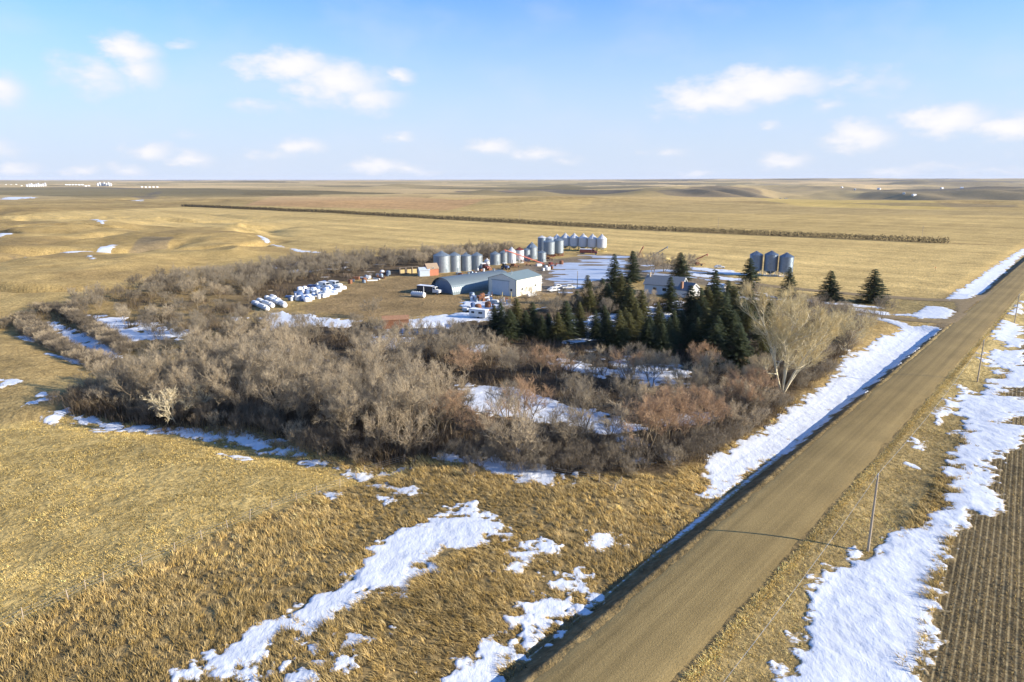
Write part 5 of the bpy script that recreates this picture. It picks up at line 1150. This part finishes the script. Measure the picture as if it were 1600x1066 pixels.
def small_meshes():
    out = []
    q = MB().lathe([(0, 0), (.30, 0), (.31, .05), (.30, .3), (.32, .32), (.30, .6), (.31, .85), (.30, .9), (0, .9)], 14); out.append(('steel_drum', q))
    q = MB(); q.box((0, 0, .45), (.8, .75, .9)); q.box((0, -.39, .55), (.7, .05, .6)); q.box((0, 0, .93), (.84, .8, .06)); out.append(('old_appliance', q))
    q = MB().lathe([(0, 0), (.5, 0), (.62, .1), (.62, .9), (.5, 1.1), (.2, 1.2), (0, 1.2)], 16); out.append(('water_tank', q))
    q = MB(); q.box((0, 0, .3), (1.7, 1.1, .6)); q.box((-.1, 0, .66), (1.5, 1.0, .12)); q.box((.9, 0, .2), (.1, .9, .2)); out.append(('scrap_crate', q))
    q = MB().tube((-1.6, 0, .2), (1.6, 0, .25), .16, n=8); q.tube((-1.5, .35, .15), (1.5, .32, .15), .14, n=8); out.append(('scrap_pipe', q))
    return out
SMM = {}
PAL = {'white': WHITEP, 'snowy white': SNOWM, 'blue': BLUEP, 'rusty': RUST, 'black': RUBBER, 'yellow': YELLOWP, 'grey': GALVD}
def small(name, q, colr):
    k = (name, colr)
    if k not in SMM: me = bpy.data.meshes.new(name); me.from_pydata(q.v, [], q.f); me.materials.append(PAL[colr]); SMM[k] = me
    return SMM[k]
SM_ = small_meshes()
def clutter(poly, n, seed, cols, where, group, kinds=None, szr=(.9, 1.7)):
    r = random.Random(seed); w = PP(poly); xs = [p[0] for p in w]; ys = [p[1] for p in w]; c = 0; pl = []
    while c < n:
        x, y = r.uniform(min(xs), max(xs)), r.uniform(min(ys), max(ys))
        if float(sdf(w, np.array([x]), np.array([y]))[0]) > 0 or any(hypot(a - x, b - y) < 1.0 for a, b in pl): 
            if r.random() < .002: c += 1
            continue
        pl.append((x, y)); c += 1; nm, q = SM_[r.choice(kinds or range(len(SM_)))]; cl = 'black' if nm == 'scrap_tyre' else r.choice(cols); sz = r.uniform(*szr)
        o = bpy.data.objects.new(nm, small(nm, q, cl)); COL.objects.link(o); o.location = (x, y, Tz(x, y)); o.rotation_euler = (0, 0, r.random() * 6); o.scale = (sz, sz, sz)
        kindw = {'steel_drum': 'drum', 'old_appliance': 'appliance', 'scrap_tyre': 'tyre', 'water_tank': 'tank', 'scrap_crate': 'crate', 'scrap_pipe': 'pipe'}[nm]
        tag(o, '%s %s lying in %s' % (cl, {'drum': 'steel drum', 'appliance': 'old appliance', 'tyre': 'worn tyre', 'tank': 'plastic tank', 'crate': 'boxy scrap crate', 'pipe': 'scrap pipes'}[kindw], where), kindw, '%s %ss, %s' % (cl, kindw, group))
clutter([(448, 470), (470, 452), (500, 444), (530, 441), (545, 450), (515, 460), (480, 470)], 95, 1, ['white', 'snowy white', 'snowy white', 'white', 'blue'], 'the long scrap row by the back bushes', 'long scrap row', szr=(1.1, 1.9))
clutter([(540, 440), (560, 434), (600, 426), (612, 428), (590, 436), (556, 443)], 20, 2, ['white', 'grey', 'rusty'], 'the scrap line leading to the pale lean-to', 'scrap line')
clutter([(735, 462), (762, 458), (800, 468), (795, 474), (760, 476), (738, 472)], 26, 3, ['white', 'snowy white', 'blue', 'rusty', 'grey'], 'the clutter in front of the shop', 'shop clutter')
clutter([(715, 484), (725, 476), (775, 478), (770, 486), (750, 488)], 14, 4, ['white', 'rusty', 'grey', 'blue'], 'the snow behind the camper', 'camper clutter')
clutter([(835, 414), (880, 411), (876, 418), (850, 422)], 10, 5, ['white', 'rusty'], 'the yard edge by the long auger', 'auger clutter')
clutter([(705, 433), (760, 424), (765, 419), (700, 428)], 10, 6, ['white', 'rusty', 'grey'], 'the strip between quonset and bins', 'bin clutter')
for (px, py, cl) in ((508, 452, 'left'), (523, 450, 'right')):                                  # two old tall vans in the scrap row
    t = thing('old_van', 'old white box van in the scrap row, the %s one of two' % cl, 'van', P(px, py), face_az(120))
    yprism([(-2.4, .6), (2.5, .6), (2.55, 1.5), (1.7, 1.8), (1.3, 2.7), (-2.4, 2.8)], 2.1, 'body', WHITEP, t, .1); wheels(t, (1.5, -1.4), 1.05, .38); yprism([(1.36, 2.6), (1.72, 1.85), (1.76, 1.87), (1.4, 2.62)], 1.8, 'windscreen', DARKG, t)
    for s_ in (-1, 1): MB().box((.6, s_ * 1.055, 2.1), (1.0, .03, .6)).build('side_window', DARKG, t)

# ------------------------------------------------------------------ poles, wires, fence, signs
def pole(x, y, h, label, arm=True, group='utility poles along the road', lean=0):
    t = thing('utility_pole', label, 'utility pole', (x, y, Tz(x, y)), rnd.random() * .2, group); t.rotation_euler = (0, radians(lean), t.rotation_euler.z)
    MB().tube((0, 0, -.4), (0, 0, h), .15, .10, 10).build('pole', POLEW, t)
    MB().lathe([(.05, 0), (.07, .05), (.05, .12), (.08, .16), (.03, .22), (0, .22)], 8, (0, 0, h)).build('insulator', mat('grey_insulator', (.4, .42, .44), .3), t)
    MB().tube((.12, 0, h - .9), (.28, 0, h - .9), .04).build('bracket', DARKM, t)
    return t
pts_ = [P(1356, 862), P(1527, 597), P(1585, 505)]; hs_ = [9.2, 8.7, 8.2]; lb_ = ['nearest wooden utility pole on the right verge, standing in the snow edge', 'second wooden utility pole on the right verge', 'third wooden utility pole up the right verge, opposite the junction']
for p, h, l in zip(pts_, hs_, lb_): pole(p.x, p.y, h, l)
dirp = (pts_[1] - pts_[0]); ex = pts_[0] - dirp * .8; fx_ = pts_[2] + (pts_[2] - pts_[1]) * 1.0
line_pts = [(ex.x, ex.y, 9.2)] + [(p.x, p.y, Tz(p.x, p.y) + h + .2) for p, h in zip(pts_, hs_)] + [(fx_.x, fx_.y, 8.2)]
for i, (a, b) in enumerate(zip(line_pts[:-1], line_pts[1:])):
    a, b = Vector(a), Vector(b); q = MB(); n = 28; pr = [a.lerp(b, k / n) - Vector((0, 0, 1.1 * 4 * (k / n) * (1 - k / n))) for k in range(n + 1)]
    for u_, v_ in zip(pr[:-1], pr[1:]): q.tube(u_, v_, .014, n=4, caps=False)
    tag(q.build('power_wire', WIREM), ['power wire coming from behind the camera to the nearest pole', 'power wire between the nearest and the second pole', 'power wire between the second and third pole', 'power wire running on beyond the third pole'][i], 'power line')
p = P(902, 449); pole(p.x, p.y, 6.2, 'thin dark yard pole standing in the icy farmyard beside the pickups', group='yard poles')
for px, py, h, l in ((1122, 357, 9, 'thin far pole just beyond the long hedgerow, the left one'), (1440, 374, 9, 'thin far pole beyond the right end of the long hedgerow'), (812, 343, 9, 'very thin far pole in the fields above the bins')):
    p = P(px, py); pole(p.x, p.y, h, l, group='far poles beyond the hedgerow')
def sticks(name, label, cat, pts, h, r, m, wire=False, group=None):
    pr = [P(*q) for q in pts]; t = thing(name, label, cat, pr[0], 0, group); o0 = pr[0]; tops = []
    for i, q in enumerate(pr):
        d = q - o0; hh = h * rnd.uniform(.85, 1.15); tl = Vector((rnd.gauss(0, .06), rnd.gauss(0, .06), 1)) * hh
        MB().tube(d + Vector((0, 0, -.2)), d + tl, r * (1.6 if i == 2 and wire else 1), r * .8, 6).build('post', m, t); tops.append((d, tl))
    if wire:
        for f_ in (.35, .6, .85):
            q = MB()
            for (d0, t0), (d1, t1) in zip(tops[:-1], tops[1:]): q.tube(d0 + t0 * f_, d1 + t1 * f_, .010, n=3, caps=False)
            q.build('wire', WIREM, t)
sticks('wire_fence', 'wire fence on weathered posts between the pasture and the tall grass', 'fence', [(-40, 1003), (37, 970), (107, 938), (134, 922), (162, 914), (223, 886), (273, 864), (316, 844), (356, 828), (390, 814), (425, 796), (463, 784), (495, 774), (531, 762), (557, 749), (570, 741), (632, 722)], 1.35, .055, POLEW, True)
sticks('wire_fence', 'short wire fence at the grove corner near the road', 'fence', [(862, 741), (936, 754), (959, 768), (970, 757)], 1.3, .06, POLEW, True)
sticks('wire_fence', 'old wire fence along the snowy creek bank', 'fence', [(329, 669), (378, 682), (432, 695), (497, 714), (557, 749)], 1.2, .05, POLEW, True)
for px, py, l in ((769, 466, 'left'), (785, 467, 'middle'), (799, 467, 'right')):
    p = P(px, py); t = thing('yard_post', '%s one of three yellowish posts standing in front of the shop' % l, 'post', p, 0, 'posts in front of the shop'); MB().tube((0, 0, -.1), (0, 0, 2.4), .10, n=8).build('post', YELLOWP if l != 'left' else RUST, t); MB().lathe([(.12, 2.4), (0, 2.5)], 8).build('cap', GALV, t)
p = P(1461, 424); t = thing('road_marker', 'small marker sign on a thin post in the far snowy verge', 'sign', p, .6)
MB().tube((0, 0, 0), (0, 0, 1.8), .05, n=6).build('post', DARKM, t); MB().box((0, 0, 1.7), (.6, .04, .5)).build('sign_plate', mat('orange_sign', (.6, .22, .06), .5), t)

# ------------------------------------------------------------------ far farmsteads
def far_building(px, py, w, d, h, label, group, m, mr, az=40):
    w, d, h = w * .7, d * .7, h * .7
    t = thing('far_building', label, 'building', P(px, py), az_rz(az), group)
    MB().prism([(-w / 2, 0), (w / 2, 0), (w / 2, h * .7), (0, h), (-w / 2, h * .7)], 0, d).build('wall', m, t)
    MB().prism([(-w / 2 - .4, h * .7), (0, h + .05), (w / 2 + .4, h * .7), (w / 2 + .4, h * .7 + .4), (0, h + .5), (-w / 2 - .4, h * .7 + .4)], -.4, d + .4).build('roof', mr, t)
def far_bin(px, py, r, h, label, group):
    t = thing('far_bin', label, 'grain bin', P(px, py), 0, group); MB().lathe([(0, 0), (r, 0), (r, h)], 14).build('wall', WHITEB, t); MB().lathe([(r + .2, h), (0, h + r * .7)], 14).build('roof', WHITEB, t)
for i in range(9): far_bin(42 + i * 3.6, 290, 5.5, 11 + (i % 3) * 3, 'tiny white bin in the leftmost far bin cluster near the horizon', 'far bins at the left horizon, first cluster')
for i in range(7): far_bin(153 + i * 3.4, 291, 5.5, 15 + (i % 2) * 5, 'tiny white bin in the second far bin cluster near the horizon', 'far bins at the left horizon, second cluster')
for i in range(8): far_building(102 + i * 5.0, 290.5, 12, 18, 8, 'tiny white building of the far farmstead between two bin clusters', 'far farmstead buildings', WHITEP, SNOWM)
for i in range(4): far_building(8 + i * 8, 290, 9, 14, 6, 'tiny pale building at the far left horizon', 'pale buildings at the far left horizon', CREAMY, SHINGLE)
for i in range(5): far_building(220 + i * 6, 292, 10, 14, 7, 'tiny pale building strung out right of the far bin clusters', 'pale buildings right of the far bins', WHITEP, SNOWM)
for i, (x, y) in enumerate([(1412, 305), (1418, 306), (1426, 305), (1434, 306), (1443, 306.5), (1452, 305)]): far_building(x, y, 10, 16, 8, 'tiny white building in the far valley farmstead at upper right', 'far valley farmstead', WHITEP, SNOWM, 30 + 20 * i)
for i, (x, y) in enumerate([(1219, 309.5), (1226, 309.5), (1252, 309)]): far_building(x, y, 8, 12, 6, 'tiny pale building on the far field edge at upper right', 'pale buildings on the far field edge', WHITEP, SHINGLE, 30 + 40 * i)
for i, (x, y) in enumerate([(1334, 309), (1470, 296), (1500, 297), (1370, 308), (1312, 295), (1316, 295)]): far_building(x, y, 10, 14, 8, 'tiny isolated white farm building scattered on the far valley side', 'isolated buildings on the far valley side', WHITEP, SNOWM, 30 + 40 * i)

# ------------------------------------------------------------------ thin air over the whole prairie
hz = MB().box((0, 0, 5), (84000, 84000, 250)).build('haze', mat('tmp', (1, 1, 1))); hm = bpy.data.materials.new('prairie_haze'); hm.use_nodes = True
hn = hm.node_tree.nodes; hn.remove(hn['Principled BSDF']); pv = hn.new('ShaderNodeVolumePrincipled'); pv.inputs['Color'].default_value = (.80, .86, 1.0, 1); pv.inputs['Density'].default_value = 2.2e-5
hm.node_tree.links.new(pv.outputs[0], hn['Material Output'].inputs['Volume']); hz.data.materials[0] = hm; tag(hz, kind='stuff')
